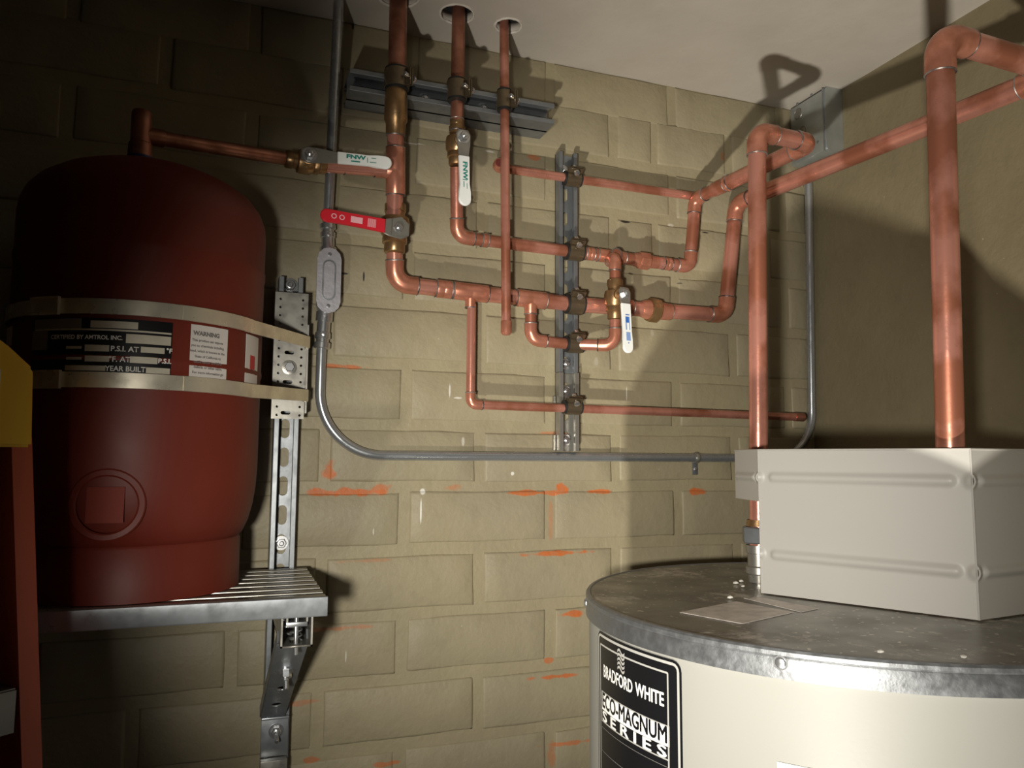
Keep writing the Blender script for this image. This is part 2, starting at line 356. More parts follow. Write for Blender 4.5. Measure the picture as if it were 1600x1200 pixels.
# ------------------------------------------------------------------ pipes
SEG = 24
def arc(pa, pv, pb, br, n=10):
    """points of a bend at vertex pv between pa and pb with bend radius br"""
    u = (pa-pv).normalized(); w = (pb-pv).normalized(); ang = u.angle(w); t = br/math.tan(ang/2)
    A = pv+u*t; c = pv+(u+w).normalized()*(br/math.sin(ang/2)); r0 = A-c; axis = r0.cross((pv+w*t)-c).normalized(); tot = math.pi-ang
    return [c+Matrix.Rotation(tot*k/n, 3, axis) @ r0 for k in range(n+1)], t
def ring(parent, p, d, r, m=None):
    bm = bmesh.new(); torus(bm, p, d, r, .0013, 24, 6)
    for v in bm.verts: v.co += V(random.uniform(-1, 1), random.uniform(-1, 1), random.uniform(-1, 1))*.0003
    return finish('solder_ring', bm, m or solder, parent)
def run(parent, pts, r, bends=None, ms=None, mf=None, hub=1.1, rings=True, ends=(0, 0)):
    """copper tube with a cast elbow at every inner vertex"""
    pts = [Vector(p) for p in pts]; n = len(pts); br = r*1.55; ms = ms or copper; mf = mf or copper_fit
    trims = [0]*n
    for i in range(1, n-1):
        if bends and bends.get(i) == 0: continue
        b = bends.get(i, br) if bends else br
        path, t = arc(pts[i-1], pts[i], pts[i+1], b); trims[i] = t
        u = (pts[i-1]-pts[i]).normalized(); w = (pts[i+1]-pts[i]).normalized(); hl = r*hub; R = r*1.13
        full = [path[0]+u*hl, path[0]+u*(hl*.92)]+path+[path[-1]+w*(hl*.92), path[-1]+w*hl]
        rad = [R*.985, R]+[R*1.0]*len(path)+[R, R*.985]
        rad[2] = R*.975; rad[-3] = R*.975
        bm = bmesh.new(); sweep(bm, full, R, SEG, True, rad); finish('elbow', bm, mf, parent)
        if rings: ring(parent, full[0], u, r*1.08); ring(parent, full[-1], w, r*1.08)
    for i in range(n-1):
        d = (pts[i+1]-pts[i]).normalized(); a = pts[i]+d*trims[i]; b = pts[i+1]-d*trims[i+1]
        if (b-a).dot(d) > .002:
            bm = bmesh.new(); sweep(bm, [a, b], r, SEG); finish('pipe', bm, ms, parent)
def coupling(parent, p, d, r, L, name='coupling', m=None, k=1.13, rings=True):
    d = Vector(d).normalized(); p = Vector(p); R = r*k
    bm = bmesh.new(); lathe(bm, p-d*L/2, d, [(0, R*.97), (.0012, R), (L*.47, R), (L*.5, R*.975), (L*.53, R), (L-.0012, R), (L, R*.97)], SEG)
    o = finish(name, bm, m or copper_fit, parent)
    if rings: ring(parent, p-d*L/2, d, r*1.07); ring(parent, p+d*L/2, d, r*1.07)
    return o
def tee(parent, p, d, bd, r, rb, L, bl):
    coupling(parent, p, d, r, L, 'tee')
    p = Vector(p); bd = Vector(bd).normalized(); R = rb*1.13
    bm = bmesh.new(); lathe(bm, p, bd, [(0, R*1.1), (r*1.05, R*1.08), (r*1.25, R), (bl-.001, R), (bl, R*.97)], SEG); finish('tee_branch', bm, copper_fit, parent)
    ring(parent, p+bd*bl, bd, rb*1.08)
def online(px, P, Q):
    """point of the line P-Q seen at picture column px"""
    P, Q = Vector(P), Vector(Q); f = lambda t: (lambda p: 800+F*p.dot(RGT)/p.dot(FWD)-px)(P+(Q-P)*t)
    a, b = -.3, 1.3
    for _ in range(40):
        m = (a+b)/2
        if f(a)*f(m) <= 0: b = m
        else: a = m
    return P+(Q-P)*a
HY, RY, PY = 1.377, 1.320, 1.326     # header plane, riser plane, small riser plane

# main riser, tee, header
r1, r2, r3_, r4, r5 = .0150, .0118, .0088, .0085, .0110
p_top1 = onY(623, 0, RY); p_t1 = V(onY(621, 100, RY).x, RY, CZ+.03)
A1 = onY(618, 268, 1.340); B1 = onY(616, 345, 1.356); E1 = onY(617, 443, HY); H1 = onY(893, 475, HY); H1b = onY(1003, 482, HY)
xr = onY(621, 150, RY).x
T = thing('copper_pipe_assembly', 'thick copper riser that bends right below the red handle into the main header', 'pipe', (xr, RY, CZ))
bm = bmesh.new(); sweep(bm, [V(onY(622, 10, RY).x, RY, CZ+.05), onY(620, 145, RY)], r1*1.08, SEG); finish('pipe', bm, copper_dark, T)
# reducer coupling under the clamp
a = onY(619, 140, RY); b = onY(618, 212, 1.331); d = (b-a).normalized(); L = (b-a).length
bm = bmesh.new(); lathe(bm, a, d, [(0, r1*1.2), (L*.12, r1*1.36), (L*.68, r1*1.4), (L*.74, r1*1.2), (L-.001, r1*1.16), (L, r1*1.1)], SEG); finish('reducer', bm, brass, T)
ring(T, b, d, r1*1.1)
run(T, [b, A1, B1, E1, H1], r1, bends={1: 0, 2: 0, 3: r1*1.9})
tb = onY(560, 262, 1.340)
tee(T, A1, (A1-b), tb-A1, r1*1.04, r1*.82, .085, .038)
bx = onY(500, 254, RY+.002)
coupling(T, online(693, E1, H1), H1-E1, r1, .03, rings=True)
tee(T, online(735, E1, H1), H1-E1, (0, 0, -1), r1, r3_, .068, .030)
tee(T, online(829, E1, H1), H1-E1, (0, 0, -1), r1, r5, .062, .030)
# branch to the right past the strut, union, corner riser and long run towards the heater
K0 = onY(1130, 494, HY); dH = (H1-E1).normalized()
UN0 = onY(1000, 482, HY)
K1 = onY(1133, 493, HY); K2 = onY(1150, 318, HY-.01)
zr = K2.z
G = V(1.085, .74, zr)     # where the long run turns back; beyond the right edge of the picture
G = onZ(1655, 112, zr)
V2t = onZ(1468, 60, zr); V2t = V(V2t.x, V2t.y, zr+.004)
V2b = onZ(1500, 690, .0); V2b = V(.874, .748, -.19)
T2 = thing('copper_pipe_assembly', 'thickest copper line, crossing the right wall and dropping behind the grey cover', 'pipe', V2b)
kk = K2+(G-K2)*.12
run(T2, [H1, K1, K2, kk], r1*1.02, bends={1: r1*1.7, 2: r1*1.7})
run(T2, [kk, G, V2t, V2b], .0172, bends={1: .030, 2: .032})
coupling(T2, H1+(UN0-H1)*.78, dH, r1, .03)
def union(parent, p, d, r, m):
    d = Vector(d).normalized(); p = Vector(p)
    bm = bmesh.new(); lathe(bm, p-d*.028, d, [(0, r*1.1), (.012, r*1.35), (.02, r*1.38)], SEG); finish('union_collar', bm, copper_fit, parent)
    bm = bmesh.new(); lathe(bm, p-d*.011, d, [(0, r*1.5), (.002, r*1.72), (.021, r*1.72), (.024, r*1.5)], 8); finish('union_nut', bm, m, parent, smooth=False)
    bm = bmesh.new(); lathe(bm, p+d*.011, d, [(0, r*1.28), (.016, r*1.2), (.030, r*1.15), (.0305, r*1.02)], SEG); finish('union_tail', bm, copper_fit, parent)
    ring(parent, p+d*.0415, d, r*1.08)
union(T2, online(1020, H1, K1), dH, r1, brass)
# sleeve at the foot of the big vertical
bm = bmesh.new(); lathe(bm, atD(1500, 668, V2b.dot(FWD)), (0, 0, 1), [(0, r1*1.14), (.001, r1*1.2), (.16, r1*1.2), (.162, r1*1.06)], SEG)
bm.free()

# second riser, valve branch, corner riser and loop down to the heater
S0 = V(onY(716, 60, RY).x, RY, CZ+.05); S1 = onY(714, 370, HY-.008); S2 = onY(893, 393, HY); S3 = onY(1078, 417, HY); S4 = onY(1086, 311, HY-.006)
zs = S4.z; Q1 = onZ(1266, 224, zs+.004); V1t = V(.815, 1.035, zs-.004); V1b = V(.797, 1.035, -.19)
T3 = thing('copper_pipe_assembly', 'middle copper riser from the second ceiling hole, bending right to the vertical strut', 'pipe', (S0.x, RY, CZ))
run(T3, [S0, onY(714, 190, 1.328)], r2*1.05, ms=copper_dark)
run(T3, [onY(713, 262, 1.342), S1, S2], r2, bends={1: r2*1.9})
coupling(T3, onY(714, 196, 1.329), (0, 0, 1), r2, .022, 'coupling', brass)
coupling(T3, online(757, S1, S2), S2-S1, r2, .012, rings=True)
T4 = thing('copper_pipe_assembly', 'copper line looping below the corner metal box and dropping to the heater behind the cover', 'pipe', V1b)
qk = S4+(Q1-S4)*.2
run(T4, [S2, S3, S4, qk], r2*1.08, bends={1: r2*1.6, 2: r2*1.6})
run(T4, [qk, Q1, V1t, V1b], .0150, bends={1: .023, 2: .027})
tee(T4, online(955, S2, S3), S3-S2, (0, -1, 0), r2, r5*.95, .062, .024)
union(T4, online(1005, S2, S3), S3-S2, r2*.92, copper_fit)
for px, py in ((921, 397), (1042, 412)): coupling(T4, online(px, S2, S3), S3-S2, r2, .018)
coupling(T4, S4+(Q1-S4)*.33, Q1-S4, .0146, .010)
# thin risers and small runs
P0 = V(onY(787, 50, PY).x, PY, CZ+.05); P1 = onY(791, 520, PY)
T5 = thing('copper_pipe_assembly', 'thin copper riser from the third ceiling hole, hanging straight down to a capped end', 'pipe', (P0.x, PY, CZ))
run(T5, [P0, P1], r3_)
bm = bmesh.new(); lathe(bm, P1+V(0, 0, .022), (0, 0, -1), [(0, r3_*1.1), (.001, r3_*1.16), (.022, r3_*1.16), (.026, r3_*.8), (.027, .001)], SEG); finish('end_cap', bm, copper_fit, T5)
a = onY(776, 262, HY+.006); b = onY(1092, 308, HY+.006)
T6 = thing('copper_pipe_assembly', 'thin copper pipe crossing the top of the vertical strut, open elbow at its left end', 'pipe', a)
run(T6, [a+V(.001, -.001, 0), b], r3_)
bm = bmesh.new(); pa, t = arc(a+V(-.004, -.05, .004), a, b, r3_*1.35); sweep(bm, [pa[0]+V(-.0005, -.010, .001)]+pa+[pa[-1]+(b-a).normalized()*.012], r3_*1.16, SEG); finish('elbow', bm, copper_fit, T6)
bm = bmesh.new(); q = pa[0]+V(-.0005, -.0104, .001); lathe(bm, q, (0, -1, 0), [(0, r3_*.9), (.0006, r3_*.9)], SEG); finish('open_end', bm, mat('pipe_bore', (.12, .02, .015), .6), T6)
# small drop pipe from the header to the right
a = onY(735, 459, HY); b = onY(735, 632, HY); c = onY(1255, 652, HY)
T7 = thing('copper_pipe_assembly', 'small copper drop pipe turning right low on the wall to a capped stub', 'pipe', b)
run(T7, [V(b.x, HY, a.z-.02), b, c], r4)
bm = bmesh.new(); d = (c-b).normalized(); lathe(bm, c-d*.024, d, [(0, r4*1.12), (.024, r4*1.12), (.0245, r4*.8)], SEG); finish('end_cap', bm, copper_dark, T7)
# bypass below the header with the third valve
BYY = 1.337
b0 = onY(829, 466, HY); b1 = onY(829, 531, HY); b2 = onY(893, 538, HY); b3 = onY(961, 540, BYY); b4 = onY(961, 401, BYY)
T8 = thing('copper_pipe_assembly', 'copper bypass hanging under the header and rising through the valve with blue print', 'pipe', b1)
run(T8, [V(b1.x, HY, b0.z-.02), b1, b2, b3, onY(961, 500, BYY)], r5, bends={2: 0, 1: r5*1.9, 3: r5*1.9})
run(T8, [onY(961, 440, BYY), b4, V(b4.x+.008, HY, b4.z)], r5, bends={1: r5*1.5})
# tank line
tn = onY(219, 238, 1.235); TC = V(-.125, 1.235, 0)
t0 = V(TC.x-.002, 1.235, .498); ty = 1.235
ta = V(tn.x, ty, tn.z+.035)
T9 = thing('copper_pipe_assembly', 'tarnished copper branch from the red tank top to the thick riser, in shadow', 'pipe', ta)
ta = V(tn.x, ty, onY(219, 211, ty).z)
run(T9, [ta, onY(452, 249, 1.328)], r2*.95, ms=copper_dark)
run(T9, [onY(500, 258, 1.335), A1+V(0, -.002, 0)], r1*.82, ms=copper)
bm = bmesh.new(); top = onY(219, 170, ty); lathe(bm, V(tn.x, ty, tn.z-.008), (0, 0, 1), [(0, .0175), (.02, .0165), (.022, .0145), (top.z-tn.z, .0145), (top.z-tn.z+.004, .0125)], SEG); finish('tee', bm, copper_dark, T9)
d = (onY(452, 249, 1.328)-ta).normalized(); bm = bmesh.new(); lathe(bm, ta, d, [(0, .0135), (.032, .0135), (.033, .012)], SEG); finish('tee_branch', bm, copper_dark, T9)
ring(T9, onY(538, 261, 1.338), A1-onY(500, 258, 1.335), r1*.86)

# ------------------------------------------------------------------ valves
def lever(parent, pts2, fmap, th, m, name='handle', bev=.0012):
    bm = bmesh.new(); prism(bm, pts2, fmap, -th/2, th/2)
    bmesh.ops.bevel(bm, geom=[e for e in bm.edges], offset=bev, segments=1, affect='EDGES'); return finish(name, bm, m, parent)
def hexnut(parent, p, d, R, h, m=zinc, name='nut', washer=True, stud=True):
    bm = bmesh.new(); d = Vector(d).normalized(); p = Vector(p)
    lathe(bm, p, d, [(0, R), (h*.85, R), (h, R*.88)], 6)
    if washer: lathe(bm, p-d*.0012, d, [(0, R*1.45), (.0014, R*1.45)], 18)
    if stud: lathe(bm, p+d*h*.9, d, [(0, R*.5), (h*.5, R*.5), (h*.6, R*.35)], 12)
    return finish(name, bm, m, parent, angle=25)
def valve_body(parent, c, d, r, L, m=brass):
    d = Vector(d).normalized(); c = Vector(c); R = r*1.18
    prof = [(0, R), (.002, R*1.12), (L*.17, R*1.12), (L*.18, R*1.02), (L*.27, R*1.02), (L*.30, R*1.45), (L*.40, R*1.55), (L*.60, R*1.5), (L*.68, R*1.22), (L*.70, R*1.3), (L*.80, R*1.3), (L*.82, R*1.1), (L-.002, R*1.1), (L, R)]
    bm = bmesh.new(); lathe(bm, c-d*L/2, d, prof, 24); finish('valve_body', bm, m, parent, angle=50)
# in-plane handle builder: origin o, direction dir (unit), normal nrm (towards viewer)
def handle(T, o, dr, nrm, Lm, Lv, wm, wv, mv, flare=1.0, tipw=1.0):
    dr = Vector(dr).normalized(); nrm = Vector(nrm).normalized(); s = dr.cross(nrm).normalized()
    f = lambda u, v, t: Vector(o)+dr*u+s*v+nrm*t
    lever(T, [(-wm*.6, -wm*.42), (-wm*.2, -wm*.62), (wm*.5, -wm*.55), (Lm, -wm*.42), (Lm, wm*.42), (wm*.5, wm*.55), (-wm*.2, wm*.62), (-wm*.6, wm*.42)], f, .0024, galvb, 'lever')
    n = 6; out = [(Lm-.004, -wv*.5), (Lm+Lv*.55, -wv*.42), (Lm+Lv*.72, -wv*.47*tipw)]
    tip = [(Lm+Lv-wv*.5*tipw+wv*.5*tipw*math.cos(a), wv*.52*tipw*math.sin(a)) for a in [math.pi*(-.5+k/n) for k in range(n+1)]]
    out += tip+[(Lm+Lv*.72, wv*.47*tipw), (Lm+Lv*.55, wv*.42), (Lm-.004, wv*.5)]
    g = lambda u, v, t: f(u, v, t+.001)
    lever(T, out, g, .006, mv, 'grip', .0014)
    hexnut(T, Vector(o)+nrm*.0018, nrm, .0085, .007)
    return lambda u, v: f(u, v, .0049), s
# 1 white handle on the tank branch
o1 = onY(484, 242, 1.293); e1 = onY(612, 256, 1.288)
Tv = thing('ball_valve', 'ball valve on the tank branch, white handle lying level across the conduit', 'valve', onY(478, 254, 1.331))
valve_body(Tv, onY(478, 254, 1.331), onY(500, 258, 1.335)-onY(452, 249, 1.328), .0115, .070)
bm = bmesh.new(); lathe(bm, onY(482, 250, 1.331), o1-onY(482, 250, 1.331), [(0, .012), (.024, .012), (.025, .008), (.04, .008)], 16); finish('stem', bm, brass, Tv)
LT = (e1-o1).length
tf, s = handle(Tv, o1, e1-o1, (0.0, -1, .05), LT*.36, LT*.64, .024, .0215, whitep, tipw=1.05)
def on_lever(Tv, txt, u, v, size, m, tf, flip=1, bold=.0002, sx=1): return finish('lettering', text_bm(txt, size, lambda a, b: tf(u+a*flip, v+b*flip), bold, sx=sx), m, Tv, smooth=False)
on_lever(Tv, 'FNW', LT*.53, -.0025*0+.003, .0105, teal, tf, -1 if s.z < 0 else 1) if False else None
def put_text(Tv, txt, u, v, size, m, tf, s, along=True, bold=.0004, sx=1.2):
    sg = 1 if s.z > 0 or not along else -1
    bm = text_bm(txt, size, lambda a, b: tf(u+a, v+b*sg), bold, sx=sx); return finish('lettering', bm, m, Tv, smooth=False)
def bars(Tv, lst, m, tf):
    bm = bmesh.new()
    for u0, u1, v0, v1 in lst: bm.faces.new([bm.verts.new(tf(*q)) for q in ((u0, v0), (u1, v0), (u1, v1), (u0, v1))])
    return finish('printed_mark', bm, m, Tv, smooth=False)
put_text(Tv, 'FNW', LT*.55, .0025 if s.z > 0 else -.0025, .0095, teal, tf, s, sx=1.5)
bars(Tv, [(LT*.49, LT*.60, -.0062, -.0040) if s.z > 0 else (LT*.49, LT*.60, .0040, .0062), (LT*.69, LT*.697, -.004, .005), (LT*.72, LT*.80, .003, .0042), (LT*.74, LT*.80, -.0045, -.0035)], teal, tf)
# 2 white handle on the middle riser
o2 = onY(724, 214, 1.295); e2 = onY(726, 322, 1.297)
Tv = thing('ball_valve', 'ball valve on the middle riser, white handle with teal lettering hanging down', 'valve', onY(713, 232, 1.335))
valve_body(Tv, onY(714, 228, 1.335), (0, 0, -1), .0118, .076)
bm = bmesh.new(); lathe(bm, onY(716, 222, 1.335), o2-onY(716, 222, 1.335), [(0, .012), (.026, .012), (.027, .008), (.038, .008)], 16); finish('stem', bm, brass, Tv)
LT = (e2-o2).length
tf, s = handle(Tv, o2, e2-o2, (.12, -1, .05), LT*.31, LT*.69, .0235, .0215, whitep, tipw=1.1)
sg = 1 if s.x > 0 else -1
def vtext(Tv, txt, u, v, size, m, tf, sg, bold=.0004, sx=1.2):   # reads downwards
    return finish('lettering', text_bm(txt, size, lambda a, b: tf(u+a, v+b*sg), bold, sx=sx), m, Tv, smooth=False)
vtext(Tv, 'FNW', LT*.50, 0, .012, teal, tf, sg)
bars(Tv, [(LT*.63, LT*.64, -.004, .005), (LT*.66, LT*.74, .002, .0034), (LT*.68, LT*.76, -.004, -.003)], teal, tf)
# 3 red handle on the main riser
o3 = onY(622, 357, 1.314); e3 = onY(500, 335, 1.306)
Tv = thing('ball_valve', 'ball valve on the thick riser, red handle with pale print sticking out to the left', 'valve', onY(617, 362, 1.358))
valve_body(Tv, onY(617, 357, 1.358), (0, 0, -1), r1*.98, .092)
bm = bmesh.new(); lathe(bm, onY(617, 357, 1.356), o3-onY(617, 357, 1.356), [(0, .015), (.028, .015), (.029, .009), (.044, .009)], 16); finish('stem', bm, brass, Tv)
d3 = (e3-o3).normalized(); LT = (e3-o3).length; nn = V(0, -1, .04)
tf, s = handle(Tv, o3, d3, nn, LT*.20, LT*.80, .030, .0255, redp, tipw=.9)
lever(Tv, [(-.020, -.012), (.012, -.016), (.012, .016), (-.004, .022), (-.020, .010)], lambda u, v, t: o3+d3*u+s*v+nn*(t+.0022), .0022, galvb, 'stop_plate')
sg = 1 if s.z > 0 else -1
bars(Tv, [(LT*(.30+.012*i), LT*(.30+.012*i)+.0009, -.008*sg, .007*sg) for i in range(9)], pinkw, tf)
bars(Tv, [(LT*.47, LT*.62, -.0055, .0055)], pinkw, tf)
bm = bmesh.new(); fl = lambda a, b, uu: tf(uu+a, b)
for uu in (LT*.73, LT*.83):
    c0 = [bm.verts.new(tf(uu+.0048*math.cos(k*math.pi/6), .0048*math.sin(k*math.pi/6))) for k in range(12)]; c1 = [bm.verts.new(tf(uu+.0030*math.cos(k*math.pi/6), .0030*math.sin(k*math.pi/6))) for k in range(12)]
    for k in range(12): bm.faces.new((c0[k], c0[(k+1) % 12], c1[(k+1) % 12], c1[k]))
finish('printed_mark', bm, pinkw, Tv, smooth=False)
# 4 white handle with blue print on the bypass
o4 = onY(976, 459, 1.295); k4 = onY(982, 480, 1.283); e4 = onY(981, 552, 1.283)
Tv = thing('ball_valve', 'ball valve right of the vertical strut, white handle with blue lettering pointing down', 'valve', onY(961, 470, BYY))
valve_body(Tv, onY(961, 468, BYY), (0, 0, -1), r5*1.08, .080)
bm = bmesh.new(); lathe(bm, onY(961, 462, BYY), o4-onY(961, 462, BYY), [(0, .012), (.024, .012), (.025, .008), (.045, .008)], 16); finish('stem', bm, brass, Tv)
d = (e4-o4).normalized(); LT = (e4-o4).length
tf, s = handle(Tv, o4, d, (.10, -1, .08), LT*.20, LT*.80, .022, .0215, whitep, tipw=1.0)
sg = 1 if s.x > 0 else -1
bars(Tv, [(LT*.40, LT*.62, -.0048, -.0030), (LT*.40, LT*.62, .0022, .0050), (LT*.66, LT*.80, -.005, .0045)], mat('pale_blue_ink', (.22, .33, .60), .6), tf)
bars(Tv, [(LT*.40, LT*.50, -.003, .0035), (LT*.36, LT*.375, -.005, .004), (LT*.83, LT*.845, -.0012, .0012)], blue, tf)

# ------------------------------------------------------------------ strut channels
def channel(name, label, p0, ax, wd_, op, L, W=.041, Dp=.041, slots=None, m=galv, cat='channel', lip=.009, group=None, parent=None, sl=(.028, .014)):
    """C channel from p0 along ax; op points out of its open side, wd_ across. p0 = middle of the slotted back."""
    ax, wd_, op = Vector(ax).normalized(), Vector(wd_).normalized(), Vector(op).normalized(); p0 = Vector(p0); th = .0024
    T = parent or thing(name, label, cat, p0, group)
    f = lambda u, v, w: p0+wd_*u+ax*v+op*(w+th/2)
    bm = holed([(-W/2, 0), (W/2, 0), (W/2, L), (-W/2, L)], [pill(0, s, sl[0], sl[1], 1) for s in (slots or [])], th, f)
    finish('slotted_back', bm, m, T, smooth=False)
    for s in (-1, 1):
        prof = [(s*W/2, 0), (s*W/2, Dp-.001), (s*(W/2-.001), Dp), (s*(W/2-lip+.001), Dp), (s*(W/2-lip), Dp-.001), (s*(W/2-lip), Dp-.008), (s*(W/2-lip+th), Dp-.008), (s*(W/2-lip+th), Dp-th), (s*(W/2-th), Dp-th), (s*(W/2-th), 0)]
        bm = bmesh.new(); prism(bm, prof, lambda a, b, t: p0+wd_*a+op*b+ax*t, 0, L); finish('side_flange', bm, m, T, angle=30)
    return T
# tall vertical wall strut in two lengths
zt = onY(885, 240, 1.4).z; zm = onY(885, 582, 1.4).z; zb = onY(885, 705, 1.4).z; cx = onY(886, 400, 1.40).x
Ts = channel('strut_channel', 'tall grey vertical strut channel in mid wall with pipes clamped across it', (cx, WY-.006, zm), (0, 0, 1), (1, 0, 0), (0, -1, 0), zt-zm, .0415, .022, [.02+.05*i for i in range(8)], galvd)
hexnut(Ts, V(cx, WY-.010, zm+.018), (0, -1, 0), .008, .008, name='bolt'); hexnut(Ts, V(cx-.004, WY-.010, zt-.034), (0, -1, 0), .009, .008, name='bolt')
Ts2 = channel('strut_channel', 'short bright strut channel continuing below the tall one, ending at the level conduit', (cx+.001, WY-.006, zb), (0, 0, 1), (1, 0, 0), (0, -1, 0), zm-zb-.001, .0430, .0235, [.025, .075, .125], galvb)
for dz in (.022, .120): hexnut(Ts2, V(cx, WY-.010, zb+dz), (0, -1, 0), .0085, .008, name='bolt')
for dz, hh in ((.002, .03), (.080, .03)):
    bm = bmesh.new(); box(bm, cx-.0262, cx-.0222, WY-.012, WY-.006, zb+dz, zb+dz+hh); finish('edge_clip', bm, galvb, Ts2, smooth=False)
# upper horizontal channel, open to the viewer
a = onY(547, 108, 1.340); b = onY(866, 166, 1.340)
zc = (onY(866, 163, 1.340).z+onY(866, 193, 1.340).z)/2; x0, x1 = a.x, b.x
Tt = channel('strut_channel', 'deep horizontal double strut channel high on the wall carrying the three ceiling risers', (x0, 1.3790, zc), (1, 0, 0), (0, 0, 1), (0, -1, 0), x1-x0, .0415, .0400, [.026+.0502*i for i in range(8)], galvd)
channel('', '', (x0, 1.3795, zc), (1, 0, 0), (0, 0, 1), (0, 1, 0), x1-x0, .0415, .0400, [], galvd, parent=Tt)
for px, py in ((664, 152), (755, 168)): hexnut(Tt, V(onY(px, py, 1.37).x, 1.374, zc), (0, -1, 0), .0095, .009, name='bolt')
bm = bmesh.new(); box(bm, x1-.0024, x1, WY-.042, WY-.004, zc-.0205, zc+.0205)
bm.free()
# left wall strut behind the tank
xl = .088
Tl = channel('strut_channel', 'slotted vertical strut channel beside the red tank, held by the shelf bracket', (xl, WY-.004, -.62), (0, 0, 1), (1, 0, 0), (0, -1, 0),   .317+.62, .0415, .0405, [.02+.0502*i for i in range(18)], galvd, sl=(.034, .016))
hexnut(Tl, V(xl, WY-.008, onY(458, 447, 1.41).z), (0, -1, 0), .010, .009, name='bolt'); hexnut(Tl, V(xl, WY-.010, -.146), (0, -1, 0), .0085, .008, name='bolt')
# ------------------------------------------------------------------ clamps
def clamp(label, c, ax, r, ear, w=.030, bolt=None):
    """cushioned strut clamp round a pipe; ear = direction in which the two ears and their bolt stick out"""
    ax = Vector(ax).normalized(); ear = Vector(ear); ear = (ear-ax*ear.dot(ax)).normalized(); c = Vector(c); s = ax.cross(ear)
    T = thing('pipe_clamp', label, 'clamp', c, 'cushioned clamps holding pipes to the strut channels')
    bm = bmesh.new(); lathe(bm, c-ax*(w/2+.004), ax, [(0, r*1.0), (0, r+.0052), (.004, r+.0052), (.0045, r+.0042), (w+.0035, r+.0042), (w+.004, r+.0052), (w+.008, r+.0052), (w+.008, r*1.0)], 28); finish('cushion', bm, rubber, T)
    for sg in (-1, 1):
        n = 14; prof = []
        angs = [math.radians(6)+(math.pi-math.radians(6))*k/n for k in range(n+1)]
        inner = [(math.cos(a)*(r+.0046), sg*math.sin(a)*(r+.0046)) for a in angs]; outer = [(math.cos(a)*(r+.0066), sg*math.sin(a)*(r+.0066)) for a in angs]
        earo = [(r+.018, sg*.0038), (r+.018, sg*.0018)]
        poly = earo+[(inner[0][0], sg*.0018)]+inner+outer[::-1]+[(r+.0085, sg*.0038)]
        bm = bmesh.new(); prism(bm, poly, lambda a, b, t: c+ear*a+s*b+ax*t, -w/2, w/2); finish('clamp_half', bm, dichro, T, angle=40)
    q = c+ear*(r+.0125)
    bm = bmesh.new(); lathe(bm, q-s*.014, s, [(0, .0030), (.001, .0042), (.007, .0042), (.008, .0022), (.022, .0022), (.023, .006), (.027, .006), (.0275, .003)], 12); finish('bolt', bm, zinc, T)
    return T
hd = (onY(1000, 290, HY)-onY(880, 278, HY))
for (px, py, Y, rr, ax, nm) in ((894, 280, HY+.006, r3_, X3, 'topmost clamp on the vertical strut, round the thin pipe'), (897, 393.5, HY, r2, X3, 'second clamp down the vertical strut, on the middle pipe'),
                              (897, 475, HY, r1, X3, 'largest clamp on the vertical strut, round the thick header'), (897, 538, HY, r5, X3, 'clamp on the bypass pipe just under the header clamp'),
                              (894, 636, HY, r4, X3, 'lowest clamp on the vertical strut, round the small drop pipe')):
    c = onY(px, py, Y); clamp(nm, c, ax, rr, V(.0, -.75, .62))
for (px, py, rr, nm) in ((620, 122, r1*1.08, 'brassy clamp holding the thick riser to the upper channel'), (714, 142, r2*1.05, 'brassy clamp holding the middle riser to the upper channel'), (788, 158, r3_, 'small brassy clamp holding the thin riser to the upper channel')):
    Y = PY if rr < .01 else RY
    c = onY(px, py, Y); c.z = zc+.002; clamp(nm, c, Z3, rr, V(.62, -.75, 0), .033)
# ------------------------------------------------------------------ conduit
Tc = thing('electrical_conduit', 'slim steel conduit bending under the pipes from the ceiling to the corner box', 'conduit', onY(505, 340, 1.40))
cr = .0090; CYY = 1.4085
xL = .146; zB = .0065; xv = onX(1274, 450, 1.243)
a0 = onZ(530, -8, CZ)+V(0, -.002, .03)
top = onY(512, 352, 1.400)
bm = bmesh.new(); sweep(bm, [a0, top], cr, SEG); finish('conduit_tube', bm, cond_m, Tc)
lowst = V(xL, CYY-.004, onY(505, 540, 1.4).z); 
p1 = V(xL, CYY, zB); p2 = V(1.243, CYY-.0, zB)
ar, t = arc(V(xL, CYY, .5), p1, V(1, CYY, zB), .115, 18)
yv = 1.36
ar2, t2 = arc(V(.5, CYY, zB), V(1.2385, CYY-.0, zB), V(1.2385, CYY-.01, .65), .105, 18)
bm = bmesh.new(); sweep(bm, [lowst]+ar+ar2+[V(1.2385, 1.392, .655)], cr, SEG); finish('conduit_tube', bm, cond_m, Tc)
# conduit body
cb0 = onY(512, 398, 1.40); cb1 = onY(511, 490, 1.40); cbx = (cb0.x+cb1.x)/2; zc0, zc1 = cb1.z, cb0.z; Lb = zc0-zc1
bm = bmesh.new(); prism(bm, pill(cbx, (zc0+zc1)/2, abs(zc1-zc0)+.004, .036), lambda u, v, t: V(u, t, v), 1.372, 1.410); finish('conduit_body', bm, castal, Tc)
mid = (zc0+zc1)/2; H = abs(zc1-zc0)
for w_, hh_, y0, y1, m_ in ((.042, H+.010, 1.367, 1.372, castal), (.0235, H*.68, 1.3655, 1.367, galv), (.018, H*.62, 1.3645, 1.3656, castal)):
    bm = bmesh.new(); prism(bm, pill(cbx-.001, mid, hh_, w_), lambda u, v, t: V(u, t, v), y0, y1)
    finish('cover_plate' if w_ > .04 else 'cover_panel', bm, m_, Tc)
for s in (-1, 1):
    bm = bmesh.new(); lathe(bm, V(cbx-.001, 1.367, mid+s*(H*.43)), (0, -1, 0), [(0, .0036), (.0014, .0034), (.0016, .002)], 12); finish('cover_screw', bm, zinc, Tc)
